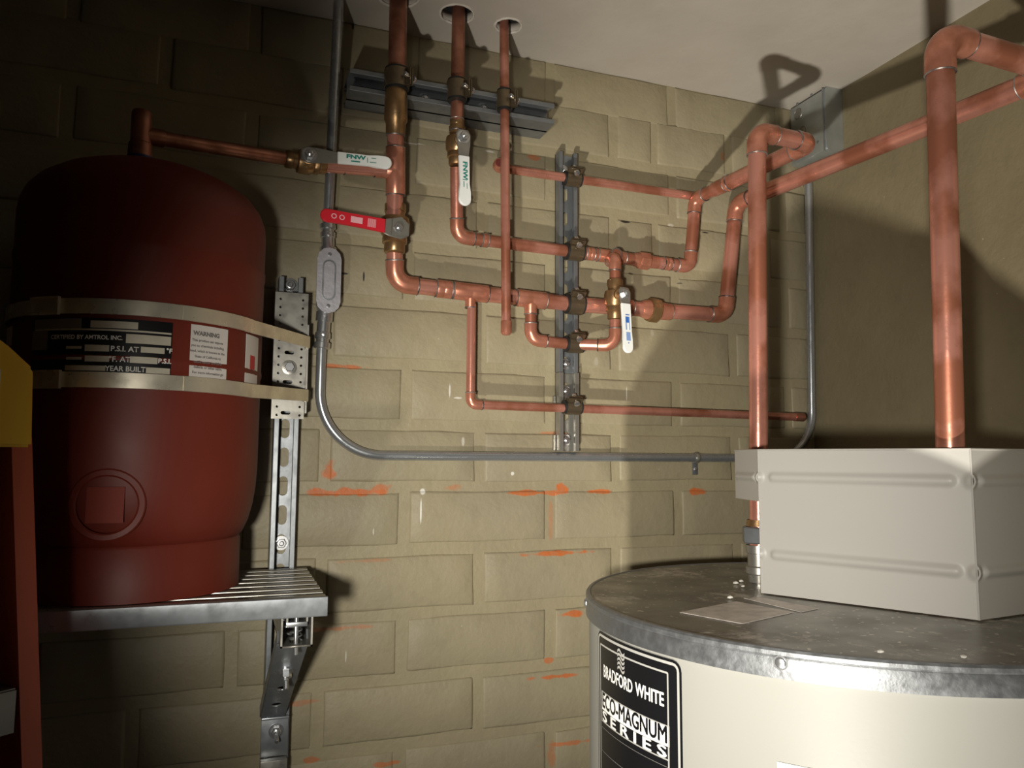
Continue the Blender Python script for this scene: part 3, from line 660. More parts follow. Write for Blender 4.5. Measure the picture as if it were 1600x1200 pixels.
for z0, z1, s in ((max(zc0, zc1)-.002, top.z+.002, 1), (min(zc0, zc1)+.002, onY(505, 545, 1.4).z, -1)):
    L = z1-z0; x_ = cbx if s > 0 else (cbx+xL)/2; x2 = (top.x if s > 0 else xL)
    bm = bmesh.new(); d = V(x2-x_, 0, L); Ld = d.length
    lathe(bm, V(x_, 1.400, z0), d, [(0, .0150), (Ld*.25, .0150), (Ld*.27, .0118), (Ld*.55, .0118), (Ld*.57, .0135), (Ld*.72, .0138), (Ld*.74, .0112), (Ld*.82, .0112), (Ld*.84, .0145), (Ld*.98, .0145), (Ld, .0125)], 20)
    finish('connector', bm, zinc, Tc, angle=40)
    bm = bmesh.new(); lathe(bm, V((x_+x2)/2, 1.389, z0+L*.62), (0, -1, 0), [(0, .004), (.004, .004), (.0045, .002)], 10); finish('set_screw', bm, zinc, Tc)
# conduit strap
sx = onY(1088, 715, CYY).x
Tp = thing('conduit_strap', 'small one-hole steel strap holding the level conduit to the wall', 'strap', (sx, CYY, zB))
bm = bmesh.new(); lathe(bm, V(sx-.005, CYY, zB), X3, [(0, cr), (0, cr+.002), (.0035, cr+.0035), (.0065, cr+.0035), (.010, cr+.002), (.010, cr)], 24); finish('loop', bm, galvb, Tp)
bm = bmesh.new(); box(bm, sx-.0065, sx+.0065, 1.413, 1.4155, zB-.036, zB-.006, .001); finish('tab', bm, galvd, Tp)
bm = bmesh.new(); lathe(bm, V(sx, 1.413, zB-.024), (0, -1, 0), [(0, .005), (.002, .0045), (.0035, .002)], 12); finish('screw', bm, zinc, Tp)
# ------------------------------------------------------------------ metal box in the corner
BX = 1.205
pa = onX(1285, 140, BX); pb = onX(1285, 236, BX); pl = onX(1224, 190, BX)
bz1 = min(pa.z, CZ-.006); bz0 = pb.z; by0 = pa.y; by1 = min(pl.y, WY-.012)
Tb = thing('junction_box', 'galvanised metal electrical box with round knockouts, fixed up in the ceiling corner', 'electrical box', (WX, (by0+by1)/2, bz0))
bm = bmesh.new(); box(bm, BX, WX-.001, by0, by1, bz0, bz1, .003); finish('box_body', bm, boxgrey, Tb)
bm = bmesh.new(); prism(bm, rrect(0, (bz0+bz1)/2, .006, bz1-bz0+.004, .002), lambda u, v, t: V(BX+u, t, v), by0-.003, by0-.0005); finish('edge_lip', bm, galv, Tb)
bm = bmesh.new(); prism(bm, rrect(WX-.017, (bz0+bz1)/2+.002, .062, bz1-bz0+.008, .010), lambda u, v, t: V(u, t, v) if u < WX else V(WX-.0005, t, v), by0-.006, by0-.003); finish('side_plate', bm, boxgrey, Tb)
for px, py, rr in ((1247, 178, .0125), (1254, 206, .0125)):
    p = onX(px, py, BX)
    bm = bmesh.new(); torus(bm, p, X3, rr, .0012, 24, 6); lathe(bm, p, (-1, 0, 0), [(0, rr*.9), (.0012, rr*.88), (.0014, rr*.5)], 24); finish('knockout', bm, galvb, Tb)
for px, py in ((1246, 163), (1268, 148), (1278, 222)):
    bm = bmesh.new(); lathe(bm, onX(px, py, BX), (-1, 0, 0), [(0, .0032), (.0012, .003)], 12); finish('screw', bm, galvd, Tb)
# ------------------------------------------------------------------ shelf
SZ = -.184
sxl, sxr = -.31, .128
Th = thing('metal_shelf', 'galvanised slatted metal shelf carrying the red tank', 'shelf', (-.15, 1.38, SZ))
n = 8
for i in range(n):
    y0 = 1.078+i*.0385
    bm = bmesh.new(); prism(bm, [(y0, SZ-.008), (y0+.001, SZ-.001), (y0+.003, SZ), (y0+.020, SZ), (y0+.022, SZ-.001), (y0+.023, SZ-.008), (y0+.0205, SZ-.008), (y0+.020, SZ-.0025), (y0+.003, SZ-.0025), (y0+.0025, SZ-.008)], lambda a, b, t: V(t, a, b), sxl, sxr); finish('slat', bm, galvb, Th, angle=30)
bm = bmesh.new(); box(bm, sxl, sxr+.001, 1.082, 1.375, SZ-.012, SZ-.009); finish('deck', bm, galvd, Th, smooth=False)
bm = bmesh.new(); prism(bm, [(1.0765, SZ-.001), (1.0785, SZ), (1.0835, SZ-.003), (1.079, SZ-.004), (1.079, SZ-.0235), (1.088, SZ-.0235), (1.088, SZ-.026), (1.0775, SZ-.026), (1.0765, SZ-.024)], lambda a, b, t: V(t, a, b), sxl, sxr+.002); finish('front_flange', bm, galv, Th, angle=30)
# bracket arm
ay = 1.092; az0, az1 = -.2515, -.2105; axc = .0925
Tk = channel('shelf_bracket', 'strut bracket under the shelf end, its open channel end facing forward', (axc, ay, az0), (0, 1, 0), (1, 0, 0), (0, 0, 1), 1.378-ay, .0415, .041, [.03, .08, .13, .18, .23], galvb, 'bracket')
bm = bmesh.new(); box(bm, axc-.014, axc+.014, ay+.004, ay+.040, az1-.015, az1-.009, .001); finish('channel_nut', bm, zinc, Tk)
# coiled spring of the channel nut and its bolt
pts = [V(axc+.008*math.cos(a*.5), ay+.020+.008*math.sin(a*.5), az0+.005+a*.00058) for a in range(38)]
bm = bmesh.new(); sweep(bm, pts, .0012, 6); finish('spring', bm, zinc, Tk)
bm = bmesh.new(); lathe(bm, V(axc, ay+.012, az0-.012), Z3, [(0, .0032), (.058, .0032), (.060, .002)], 10); finish('bolt', bm, zinc, Tk)
# diagonal brace
q0 = V(axc-.002, ay+.035, az0-.002); q1 = V(xl-.006, 1.374, -.425); d = (q1-q0).normalized(); nrm = V(1, 0, 0).cross(d).normalized()
if nrm.y > 0: nrm = -nrm
L = (q1-q0).length
bm = holed([(-.021, 0), (.021, 0), (.019, L), (-.019, L)], [[(px_+.0088*math.cos(a*math.pi/10), py_+.0088*math.sin(a*math.pi/10)) for a in range(20)] for px_, py_ in ((.002, L*.56), (0, L*.80))], .003, lambda u, v, w: q0+X3*u+d*v+nrm*w)
finish('brace', bm, galv, Tk, smooth=False)
bm = bmesh.new()
for s in (-1, 1): obox(bm, (q0+q1)/2+X3*s*.0195-nrm*.010, X3, d, nrm, .0025, L, .018)
finish('brace_side', bm, galvd, Tk, smooth=False)
hexnut(Tk, q0+d*L*.32+nrm*.003, nrm, .0085, .010, name='bolt'); bm = bmesh.new(); lathe(bm, q0+d*L*.32, nrm, [(0, .0035), (.028, .0035), (.029, .0025)], 10); finish('stud', bm, zinc, Tk)
# foot plate
bm = bmesh.new(); box(bm, xl-.024, xl+.020, 1.366, 1.3785, -.428, -.4245, .001); box(bm, xl-.024, xl+.019, 1.372, 1.3785, -.488, -.4245, .001); finish('foot_plate', bm, galv, Tk)
bm = bmesh.new(); box(bm, xl-.024, xl+.018, 1.355, 1.3785, -.55, -.489, .001); finish('lower_plate', bm, galvb, Tk)
hexnut(Tk, V(xl, 1.371, -.448), (0, -1, 0), .0085, .009, name='bolt'); bm = bmesh.new(); lathe(bm, V(xl, 1.371, -.448), (0, -1, -.25), [(0, .0034), (.030, .0034), (.031, .0025)], 10); finish('stud', bm, zinc, Tk)
# perforated bracket plate that the tank bands hook on to
pz0, pz1 = .067, .284; pxx0, pxx1 = .062, .116; PYp = 1.352
Tq = thing('perforated_bracket', 'perforated steel bracket bolted to the strut beside the tank, gripped by both bands', 'bracket', (.089, PYp, pz0))
hl = []
for i in range(15):
    z = pz1-.012-i*.0142
    for x in (pxx0+.008, pxx1-.009): hl.append([(x+.0022*math.cos(k*math.pi/4), z+.0022*math.sin(k*math.pi/4)) for k in range(8)])
for px, py in ((452, 551), (449, 597), (446, 645)):
    p = onY(px, py, PYp); hl.append(pill(p.x, p.z, .016, .0062, 0))
bm = holed([(pxx0, pz0), (pxx1-.002, pz0), (pxx1, pz1), (pxx0, pz1)], hl, .0022, lambda u, v, w: V(u, PYp+w, v)); finish('perforated_plate', bm, galvb, Tq, smooth=False)
bm = bmesh.new(); box(bm, pxx0-.001, pxx0+.001, PYp, 1.379, pz0, pz1); box(bm, pxx1-.001, pxx1+.002, PYp-.006, 1.379, pz0+.01, pz1-.055); finish('folded_side', bm, galvb, Tq, smooth=False)
pbolt = onY(452, 574, PYp); bm = bmesh.new(); lathe(bm, pbolt, (0, -1, 0), [(0, .013), (.0015, .0125), (.002, .009), (.003, .009)], 24); finish('washer', bm, galvb, Tq); hexnut(Tq, pbolt+V(0, -.003, 0), (0, -1, 0), .0085, .006, name='bolt', washer=False, stud=False)
# ------------------------------------------------------------------ expansion tank
TCX, TCY, TR = -.128, 1.236, .1665
Tk2 = thing('expansion_tank', 'large red steel expansion tank standing on the slatted shelf', 'tank', (TCX, TCY, SZ))
prof = []
zb_, zt_ = -.112, .462
def dome(z0, z1, flip):
    pass
P = [(.02, zb_-.012), (.12, zb_-.010), (.140, zb_-.004), (.149, zb_+.006), (.156, zb_+.022), (.1615, zb_+.044), (.1650, zb_+.070), (TR, zb_+.10), (TR, .095), (TR+.0012, .098), (TR+.0012, .104), (TR, .108), (TR-.0006, .118), (TR+.0010, .122), (TR+.001, .127), (TR, .131),
     (TR, .268), (TR+.0014, .272), (TR+.0012, .280), (TR, .284), (TR, .338), (TR-.002, .354), (.1585, .370), (.146, .386), (.124, .402), (.097, .4145), (.066, .4235), (.036, .429), (.018, .431), (.001, .4315)]
bm = bmesh.new(); lathe(bm, (TCX, TCY, 0), Z3, [(z, r) for r, z in P], 72); finish('tank_shell', bm, tank_red, Tk2, angle=40)
bm = bmesh.new(); lathe(bm, (TCX, TCY, 0), Z3, [(SZ, .1435), (SZ+.001, .1465), (zb_-.004, .1455), (zb_, .143)], 72); finish('base_ring', bm, tank_red, Tk2)
bm = bmesh.new(); lathe(bm, (tn.x+.001, TCY, .422), Z3, [(0, .022), (.018, .021), (.020, .019), (max(.024, tn.z-.008-.422), .019)], 24); finish('blue_collar', bm, mat('blue_plastic', (.02, .04, .16), .5), Tk2)
def tcyl(px, py, R=TR):
    d = ray(px, py); a = d.x**2+d.y**2; b = -2*(d.x*TCX+d.y*TCY); cc = TCX**2+TCY**2-R*R; t = (-b-math.sqrt(max(b*b-4*a*cc, 0)))/2/a
    p = d*t; return math.atan2(p.y-TCY, p.x-TCX), p.z
def cylmap(cx_, cy_, R, th0, z0): return lambda u, v, w=0: V(cx_+(R+w)*math.cos(th0+u/R), cy_+(R+w)*math.sin(th0+u/R), z0+v)
def patch(cm, u0, u1, v0, v1, w0, w1, nu=10):
    bm = bmesh.new(); A = []
    for i in range(nu+1):
        u = u0+(u1-u0)*i/nu; A.append([bm.verts.new(cm(u, v0, w0)), bm.verts.new(cm(u, v1, w0)), bm.verts.new(cm(u, v1, w1)), bm.verts.new(cm(u, v0, w1))])
    for i in range(nu):
        for k in range(4): bm.faces.new((A[i][k], A[i+1][k], A[i+1][(k+1) % 4], A[i][(k+1) % 4]))
    bm.faces.new(A[0]); bm.faces.new(A[-1]); return bm
# nameplate (px corners 50,497 .. 270,585)
thA, zA = tcyl(270, 508); thB, zB_ = tcyl(54, 500); thm = (thA+thB)/2; cm = cylmap(TCX, TCY, TR, thm, 0)
hw = abs(thA-thB)/2*TR; zhi = tcyl(160, 497)[1]; zlo = tcyl(160, 592)[1]
bm = patch(cm, -hw, hw, zlo, zhi, .0002, .0008, 16); np_ = finish('nameplate', bm, black, Tk2); np_['label'] = 'black nameplate with pale filled fields'
def uv(px, py): th, z = tcyl(px, py); return (th-thm)*TR, z
def field(x0, y0, x1, y1, m=fieldp):
    u0, v0 = uv(x0, (y0+y1)/2-0); u1, v1 = uv(x1, (y0+y1)/2); va = uv((x0+x1)/2, y0)[1]; vb = uv((x0+x1)/2, y1)[1]
    finish('plate_field', patch(cm, u0, u1, vb, va, .0006, .0012, 16 if x1-x0 > 120 else 5), m, np_)
for f_ in ((142, 502, 216, 513), (197, 524, 267, 538), (133, 539, 171, 549), (220, 543, 257, 552), (133, 556, 171, 565), (203, 558, 246, 568), (102, 571, 165, 579), (228, 575, 265, 584), (104, 541, 128, 545), (104, 558, 128, 562)): field(*f_)
field(56, 514.0, 268, 516.8); 
dim = mat('dull_plate_field', (.30, .27, .21), .4, .2, (.22, .2, .16), 60, .7)
field(56, 498, 128, 514, dim); field(52, 517, 75, 547, dim)
def ctext(txt, px, py, hpx, par=None, m=None, sx=1., bold=.0002, cm_=None, uvf=None, w=.0017, align='CENTER'):
    u, v = (uvf or uv)(px, py); k = hpx*1.0e-3*1.3
    return finish('lettering', text_bm(txt, k, lambda a, b: (cm_ or cm)(u+a, v+b, w), bold, sx=sx, align=align), m or inkw, par or np_, smooth=False)
ctext('CERTIFIED BY AMTROL INC.', 133, 527, 5.7, sx=.95); ctext('P.S.I. AT', 195, 546, 7.2); ctext('\u00b0F', 264, 549, 6.5); ctext('\u00b0F. AT', 187, 562, 7.2); ctext('P.S.I.', 257, 565, 6.5); ctext('YEAR BUILT', 196, 577, 7, sx=.95)
# warning sticker
def stick(x0, y0, x1, y1, name, m, lab):
    th0, _ = tcyl(x0, (y0+y1)/2); th1, _ = tcyl(x1, (y0+y1)/2); t = (th0+th1)/2; cmm = cylmap(TCX, TCY, TR, t, 0); xm = (x0+x1)/2
    za, zb2 = tcyl(xm, y0)[1], tcyl(xm, y1)[1]; hw_ = abs(th0-th1)/2*TR
    o = finish(name, patch(cmm, -hw_, hw_, zb2, za, .0002, .0007, 6), m, Tk2); o['label'] = lab
    return o, cmm, (lambda px, py: ((tcyl(px, py)[0]-t)*TR, tcyl(px, py)[1]))
ws, cmw, uvw = stick(296, 510, 354, 612, 'warning_sticker', sticker, 'white paper warning sticker')
ctext('WARNING', 323, 523, 6, ws, inkg, 1.0, .0004, cmw, uvw, .0012)
for i, s_ in enumerate(('This product can expose', 'you to chemicals including', 'lead, which is known to the', 'State of California to', 'cause cancer and birth', 'defects or other harm.', 'For more information go')):
    ctext(s_, 325, 534+i*8.3, 3.5, ws, inkg, 1.0, .00012, cmw, uvw, .0012)
s2, cm2, uv2 = stick(383, 524, 402, 602, 'side_sticker', sticker, 'pale sticker with a red mark at the tank edge')
u, v = uv2(393, 560); finish('red_mark', patch(cm2, u-.006, u+.010, v-.016, v+.004, .0008, .001, 3), inkr, s2)
s3, cm3, uv3 = stick(0, 515, 19, 545, 'side_sticker', sticker, 'small pale sticker at the shaded left side'); u, v = uv3(8, 531); finish('black_mark', patch(cm3, u-.006, u+.008, v-.005, v+.006, .0008, .001, 3), inkg, s3)
# round boss low on the shell
th, z = tcyl(166, 789); ctr = V(TCX+TR*math.cos(th), TCY+TR*math.sin(th), z); dn = V(math.cos(th), math.sin(th), 0)
tan = V(-math.sin(th), math.cos(th), 0)
bm = bmesh.new()
def shellring(R0, h, w, seg=40):
    # ring that follows the curved shell
    rows = []
    for rr, hh in ((R0-w, 0), (R0-w*.6, h), (R0+w*.6, h), (R0+w, 0)):
        rows.append([bm.verts.new(cylmap(TCX, TCY, TR, th, z)(rr*math.cos(2*math.pi*k/seg), rr*math.sin(2*math.pi*k/seg), hh)) for k in range(seg)])
    for i in range(3):
        for k in range(seg): bm.faces.new((rows[i][k], rows[i][(k+1) % seg], rows[i+1][(k+1) % seg], rows[i+1][k]))
shellring(.040, .0016, .005); finish('boss_ring', bm, tank_red, Tk2)
tsq = mat('bright_red_label', (.20, .028, .015), .6, spec=.25)
bm = patch(cylmap(TCX, TCY, TR, th, z), -.022, .020, -.022, .022, -.0005, .0028, 5); bmesh.ops.bevel(bm, geom=list(bm.edges), offset=.0005, segments=1, affect='EDGES') if False else None; finish('square_plug', bm, tsq, Tk2)
# bands
def band(label, ys, yr, pz):
    """steel band hugging the front of the tank then running straight to the perforated bracket"""
    R = TR+.0030; zc_ = tcyl(200, ys)[1]
    tgt = V(pxx1+.003, PYp-.010, pz)
    # tangent from target to circle
    dx, dy = tgt.x-TCX, tgt.y-TCY; Dt = math.hypot(dx, dy); phi = math.atan2(dy, dx); al = math.acos(R/Dt); tht = phi-al
    T = thing('tank_band', label, 'metal strap', (TCX, TCY-R, zc_), 'steel bands round the tank')
    th_s = math.radians(-180); nn_ = 46; hw_ = .0100
    path = [(TCX+R*math.cos(th_s+(tht-th_s)*i/nn_), TCY+R*math.sin(th_s+(tht-th_s)*i/nn_), zc_) for i in range(nn_+1)]
    e = Vector(path[-1]); path += [tuple(e+(tgt-e)*k/4) for k in range(1, 5)]
    # bands sag evenly towards the bracket
    def rows(w0, w1, inner):
        pass
    bm = bmesh.new(); A = []
    for i, p in enumerate(path):
        a_ = Vector(path[max(i-1, 0)]); b_ = Vector(path[min(i+1, len(path)-1)]); t_ = (b_-a_).normalized(); o_ = V(t_.y, -t_.x, 0).normalized()
        p = Vector(p); A.append([bm.verts.new(p+V(0, 0, -hw_)), bm.verts.new(p+V(0, 0, hw_)), bm.verts.new(p+o_*.0012+V(0, 0, hw_-.0004)), bm.verts.new(p+o_*.0012+V(0, 0, -hw_+.0004))])
    for i in range(len(A)-1):
        for k in range(4): bm.faces.new((A[i][k], A[i+1][k], A[i+1][(k+1) % 4], A[i][(k+1) % 4]))
    bm.faces.new(A[0]); bm.faces.new(A[-1]); finish('band', bm, steelband, T, angle=40)
    # second overlapping layer on the right part, and buckle on the left
    cmm = cylmap(TCX, TCY, R+.0012, 0, zc_); th_l = tcyl(285, ys)[0]
    bm = patch(lambda u, v, w: cmm(u, v, w), th_l*(R+.0012), tht*(R+.0012), -hw_*.96, hw_*.96, 0, .0011, 16); finish('band_overlap', bm, steelband, T)
    th_b = tcyl(77, yr)[0]; cmb = cylmap(TCX, TCY, R+.0012, th_b, zc_)
    bm = patch(cmb, -.020, .020, -.0115, -.0085, 0, .005, 4); merge(bm, patch(cmb, -.020, .020, .0085, .0115, 0, .005, 4)); merge(bm, patch(cmb, -.022, -.018, -.0115, .0115, 0, .005, 2)); merge(bm, patch(cmb, .016, .021, -.0115, .0115, 0, .005, 2)); finish('buckle', bm, steelband, T)
    bm = bmesh.new(); lathe(bm, tgt+V(-.004, .004, 0), (0, 0, 1), [(-.011, .004), (.011, .004)], 10); finish('hook', bm, steelband, T)
    return T
band('upper steel band round the red tank with its buckle at left', 481, 470, onY(478, 535, 1.345).z)
band('lower steel band round the red tank, crossing the warning sticker', 595, 588, onY(474, 618, 1.345).z)
# ------------------------------------------------------------------ water heater
HC, HR, HZ = V(.829, .8835, 0), .368, -.19
Twh = thing('water_heater', 'large pale grey cylindrical water heater with a black nameplate, lower right', 'water heater', (HC.x, HC.y, FZ))
bm = bmesh.new(); lathe(bm, (HC.x, HC.y, 0), Z3, [(FZ+.06, HR-.004), (HZ-.006, HR-.004), (HZ-.006, .01)], 128); finish('jacket', bm, jacket, Twh)
bm = bmesh.new(); lathe(bm, (HC.x, HC.y, 0), Z3, [(FZ, HR-.02), (FZ+.06, HR-.02), (FZ+.0605, .01)], 64); finish('foot_ring', bm, galvd, Twh)
bm = bmesh.new(); lathe(bm, (HC.x, HC.y, 0), Z3, [(HZ-.0015, .002), (HZ-.0015, HR-.005), (HZ-.003, HR-.004)], 128); finish('top_plate', bm, m_top, Twh)
m_rim = mat('zinc_rim', (.30, .31, .32), .46, .85, (.27, .28, .29), 90, .8, .12, 160, .1)
bm = bmesh.new(); n = 128; prof = [(HR-.0075, HZ-.002), (HR-.005, HZ), (HR-.001, HZ-.0005), (HR+.0008, HZ-.003), (HR+.0008, HZ-.007), (HR-.0002, HZ-.0085), (HR+.0006, HZ-.010), (HR+.001, HZ-.030), (HR-.003, HZ-.031)]
rows = [[bm.verts.new(V(HC.x+r*math.cos(2*math.pi*k/n), HC.y+r*math.sin(2*math.pi*k/n), z)) for k in range(n)] for r, z in prof]
for i in range(len(prof)):
    j = (i+1) % len(prof)
    for k in range(n): bm.faces.new((rows[i][k], rows[i][(k+1) % n], rows[j][(k+1) % n], rows[j][k]))
finish('top_rim', bm, m_rim, Twh, angle=30)
def hcyl(px, py, R=HR-.004):
    d = ray(px, py); a = d.x**2+d.y**2; b = -2*(d.x*HC.x+d.y*HC.y); cc = HC.x**2+HC.y**2-R*R; t = (-b-math.sqrt(max(b*b-4*a*cc, 0)))/2/a
    p = d*t; th = math.atan2(p.y-HC.y, p.x-HC.x); return (th if th < 0 else th-2*math.pi), p.z
for px, py in ((914.5, 946), (1220, 1034)):
    th, z = hcyl(px, py, HR); 
    if px < 1000: th = math.radians(-203)
    p = V(HC.x+HR*math.cos(th), HC.y+HR*math.sin(th), HZ-.014); dn = V(math.cos(th), math.sin(th), 0)
    bm = bmesh.new(); lathe(bm, p, dn, [(0, .0058), (.002, .0056), (.0035, .0045), (.0042, .002)], 16); lathe(bm, p-dn*.001, dn, [(0, .0075), (.0022, .0075)], 16); finish('rim_screw', bm, zinc, Twh)
Rj = HR-.004
thL, thR = hcyl(936, 1075)[0], hcyl(1066, 1075)[0]; hm = (thL+thR)/2; ch = cylmap(HC.x, HC.y, Rj, hm, 0); hwl = (thR-thL)/2*Rj
ztop = -.2245; zbot = -.56
def cpoly(outline, w0, w1, nmax=14):
    """flat outline wrapped on the jacket: subdivided so that it follows the curve"""
    us = [p[0] for p in outline]; bm = holed(outline, [], .0001, lambda a, b, c: V(a, b, 0))
    for i in range(1, nmax):
        x = min(us)+(max(us)-min(us))*i/nmax
        bmesh.ops.bisect_plane(bm, geom=bm.verts[:]+bm.edges[:]+bm.faces[:], plane_co=(x, 0, 0), plane_no=(1, 0, 0))
    bmesh.ops.remove_doubles(bm, verts=bm.verts, dist=1e-6)
    for v in bm.verts: v.co = ch(v.co.x, v.co.y, w1)
    return bm
zc_ = (ztop+zbot)/2; hh_ = ztop-zbot
plate = finish('nameplate', cpoly(rrect(0, zc_, 2*hwl, hh_, .012), 0, .0010), black, Twh); plate['label'] = 'black nameplate with silver border'
m_silver = mat('silver_border', (.75, .74, .70), .3, .5)
def frame(w, h, r, t, off, m, cz=zc_, cu=0):
    o1 = rrect(cu, cz, w, h, r); o2 = rrect(cu, cz, w-2*t, h-2*t, max(r-t, .0005)); bm = bmesh.new(); n_ = len(o1)
    for i in range(n_):
        j = (i+1) % n_; k_ = max(1, int(abs(o1[i][0]-o1[j][0])/.008))
        for q in range(k_):
            a, b = q/k_, (q+1)/k_
            L_ = lambda P_, Q_, s_: (P_[0]+(Q_[0]-P_[0])*s_, P_[1]+(Q_[1]-P_[1])*s_)
            pp = [L_(o1[i], o1[j], a), L_(o1[i], o1[j], b), L_(o2[i], o2[j], b), L_(o2[i], o2[j], a)]
            bm.faces.new([bm.verts.new(ch(x, y, off)) for x, y in pp])
    return finish('plate_border', bm, m, plate)
frame(2*hwl-.006, hh_-.006, .009, .0032, .0013, m_silver)
# right and top bevelled inner bands of the plate
frame(2*hwl-.030, hh_-.030, .002, .0022, .0013, m_silver, zc_, -.004)
def htext(txt, u, v, size, m=inkw, bold=.0006, sx=1., space=1.): 
    bm = text_bm(txt, size, lambda a, b: ch(u+a, v+b, .0016), bold, sx=sx, space=space); return finish('lettering', bm, m, plate, smooth=False)
def hu(px, py): th, z = hcyl(px, py); return (th-hm)*Rj, z
uc = hu(993, 1078)[0]; 
zt1 = (hu(944, 1052)[1]+hu(1040, 1088)[1])/2
wtext = abs(hu(1041, 1090)[0]-hu(944, 1055)[0])
def fit_text(txt, u0, u1, v, size, **k):
    bm = text_bm(txt, size, lambda a, b: V(a, b, 0), 0, space=k.get('space', 1.)); q_ = k.get('bold', 0)
    if q_:                                   # heavier strokes: the same letters repeated a hair apart
        base = bmesh.new(); merge(base, bm); me_ = bpy.data.meshes.new('t'); base.to_mesh(me_); bm = bmesh.new()
        for dx_, dy_ in ((0, 0), (q_, 0), (-q_, 0), (0, q_*.6), (0, -q_*.6)):
            n0 = len(bm.verts); bm.from_mesh(me_); bm.verts.ensure_lookup_table()
            for v_ in bm.verts[n0:]: v_.co += V(dx_, dy_, 0)
        base.free(); bpy.data.meshes.remove(me_)
    xs = [v_.co.x for v_ in bm.verts]; w = max(xs)-min(xs); c = (max(xs)+min(xs))/2; s_ = (u1-u0)/w
    for v_ in bm.verts: v_.co = ch((u0+u1)/2+(v_.co.x-c)*s_, v+v_.co.y, .0016)
    return finish('lettering', bm, k.get('m', inkw), plate, smooth=False)
ua, ub = hu(945, 1055)[0], hu(1039, 1090)[0]
zz = hu(945, 1054)[1]; zz2 = hu(1039, 1088)[1]; zt1 = (zz+zz2)/2
fit_text('BRADFORD', ua, ua+(ub-ua)*.58, zt1, .0215, bold=.0007); fit_text('WHITE', ua+(ub-ua)*.62, ub, zt1, .0215, bold=.0007)
# flag emblem: wavy stripes
u0, z0 = hu(983, 1060); bm = bmesh.new()
for i in range(5):
    zz_ = zt1+.014+i*.0052; N = 8
    for k in range(N):
        a, b = k/N, (k+1)/N; f1 = lambda s_: (ua+(ub-ua)*(.32+.13*s_), zz_+.0026*math.sin(s_*6.3)-.001)
        (xa, ya), (xb, yb) = f1(a), f1(b); bm.faces.new([bm.verts.new(ch(*q, .0016)) for q in ((xa, ya), (xb, yb), (xb, yb+.0030), (xa, ya+.0030))])
finish('flag_emblem', bm, m_silver, plate, smooth=False)
# series panel
ea, eb = hu(942, 1100)[0], hu(1047, 1150)[0]
zs_top = (hu(942, 1082)[1]+hu(1046, 1130)[1])/2; zs_mid = (hu(942, 1113)[1]+hu(1046, 1160)[1])/2; zs_bot = (hu(942, 1128)[1]+hu(1046, 1186)[1])/2
finish('white_panel', patch(ch, ea, eb, zs_mid, zs_top, .0011, .0013, 8), inkw, plate)
fit_text('ECO-MAGNUM', ea+.003, eb-.003, (zs_mid+zs_top)/2, .0265, m=black, bold=.0009)
frame(eb-ea, zs_top-zs_bot, .0006, .0016, .0014, m_silver, (zs_top+zs_bot)/2, (ea+eb)/2)
fit_text('S E R I E S', ea+.004, eb-.004, (zs_mid+zs_bot)/2, .018, bold=.0006)
frame(eb-ea, .030, .0006, .0006, .0013, inkg, zs_bot-.022, (ea+eb)/2)
# lower white label
thc, zc2 = hcyl(1215, 1190); chl = cylmap(HC.x, HC.y, Rj, thc, 0)
wl = finish('rating_label', patch(chl, 0, .26, zc2-.18, zc2, .0002, .0008, 16), whitep, Twh); wl['label'] = 'white rating label on the jacket front'
# labels stuck on the top plate
def toplabel(px, m, lab):
    P = [onZ(x, y, HZ-.001) for x, y in px]; bm = bmesh.new(); A = [bm.verts.new(p) for p in P]; B = [bm.verts.new(p+V(0, 0, .0005)) for p in P]
    bm.faces.new(A); bm.faces.new(B)
    for i in range(4): bm.faces.new((A[i], A[(i+1) % 4], B[(i+1) % 4], B[i]))
    o = finish('top_label', bm, m, Twh, smooth=False); o['label'] = lab
m_dl = mat('dusty_label', (.70, .64, .58), .5, 0, (.46, .42, .38), 60, .9)
toplabel([(1062, 957), (1150, 940), (1240, 957), (1160, 975)], m_dl, 'dusty pale label on the heater top')
toplabel([(1162, 935), (1190, 934), (1280, 951), (1252, 957)], m_dl, 'narrow dusty label on the heater top')
# nipple and union at the foot of the rear pipe
Tn = thing('dielectric_union', 'small zinc union on the heater top at the left edge of the grey cover', 'pipe fitting', V1b)
bp = V(V1b.x-.0, V1b.y, 0)
bm = bmesh.new(); lathe(bm, (bp.x, bp.y, HZ-.001), Z3, [(0, .017), (.012, .018), (.014, .021), (.024, .021), (.026, .0175), (.045, .0175), (.046, .020), (.058, .020)], 16); finish('nipple', bm, galvb, Tn, angle=40)
bm = bmesh.new(); lathe(bm, (bp.x, bp.y, HZ+.06), Z3, [(0, .0245), (.002, .0265), (.024, .0265), (.026, .023)], 6); finish('union_nut', bm, galvd, Tn, smooth=False)
bm = bmesh.new(); lathe(bm, (bp.x, bp.y, HZ+.087), Z3, [(0, .019), (.010, .017)], 16); finish('collar', bm, brass, Tn)
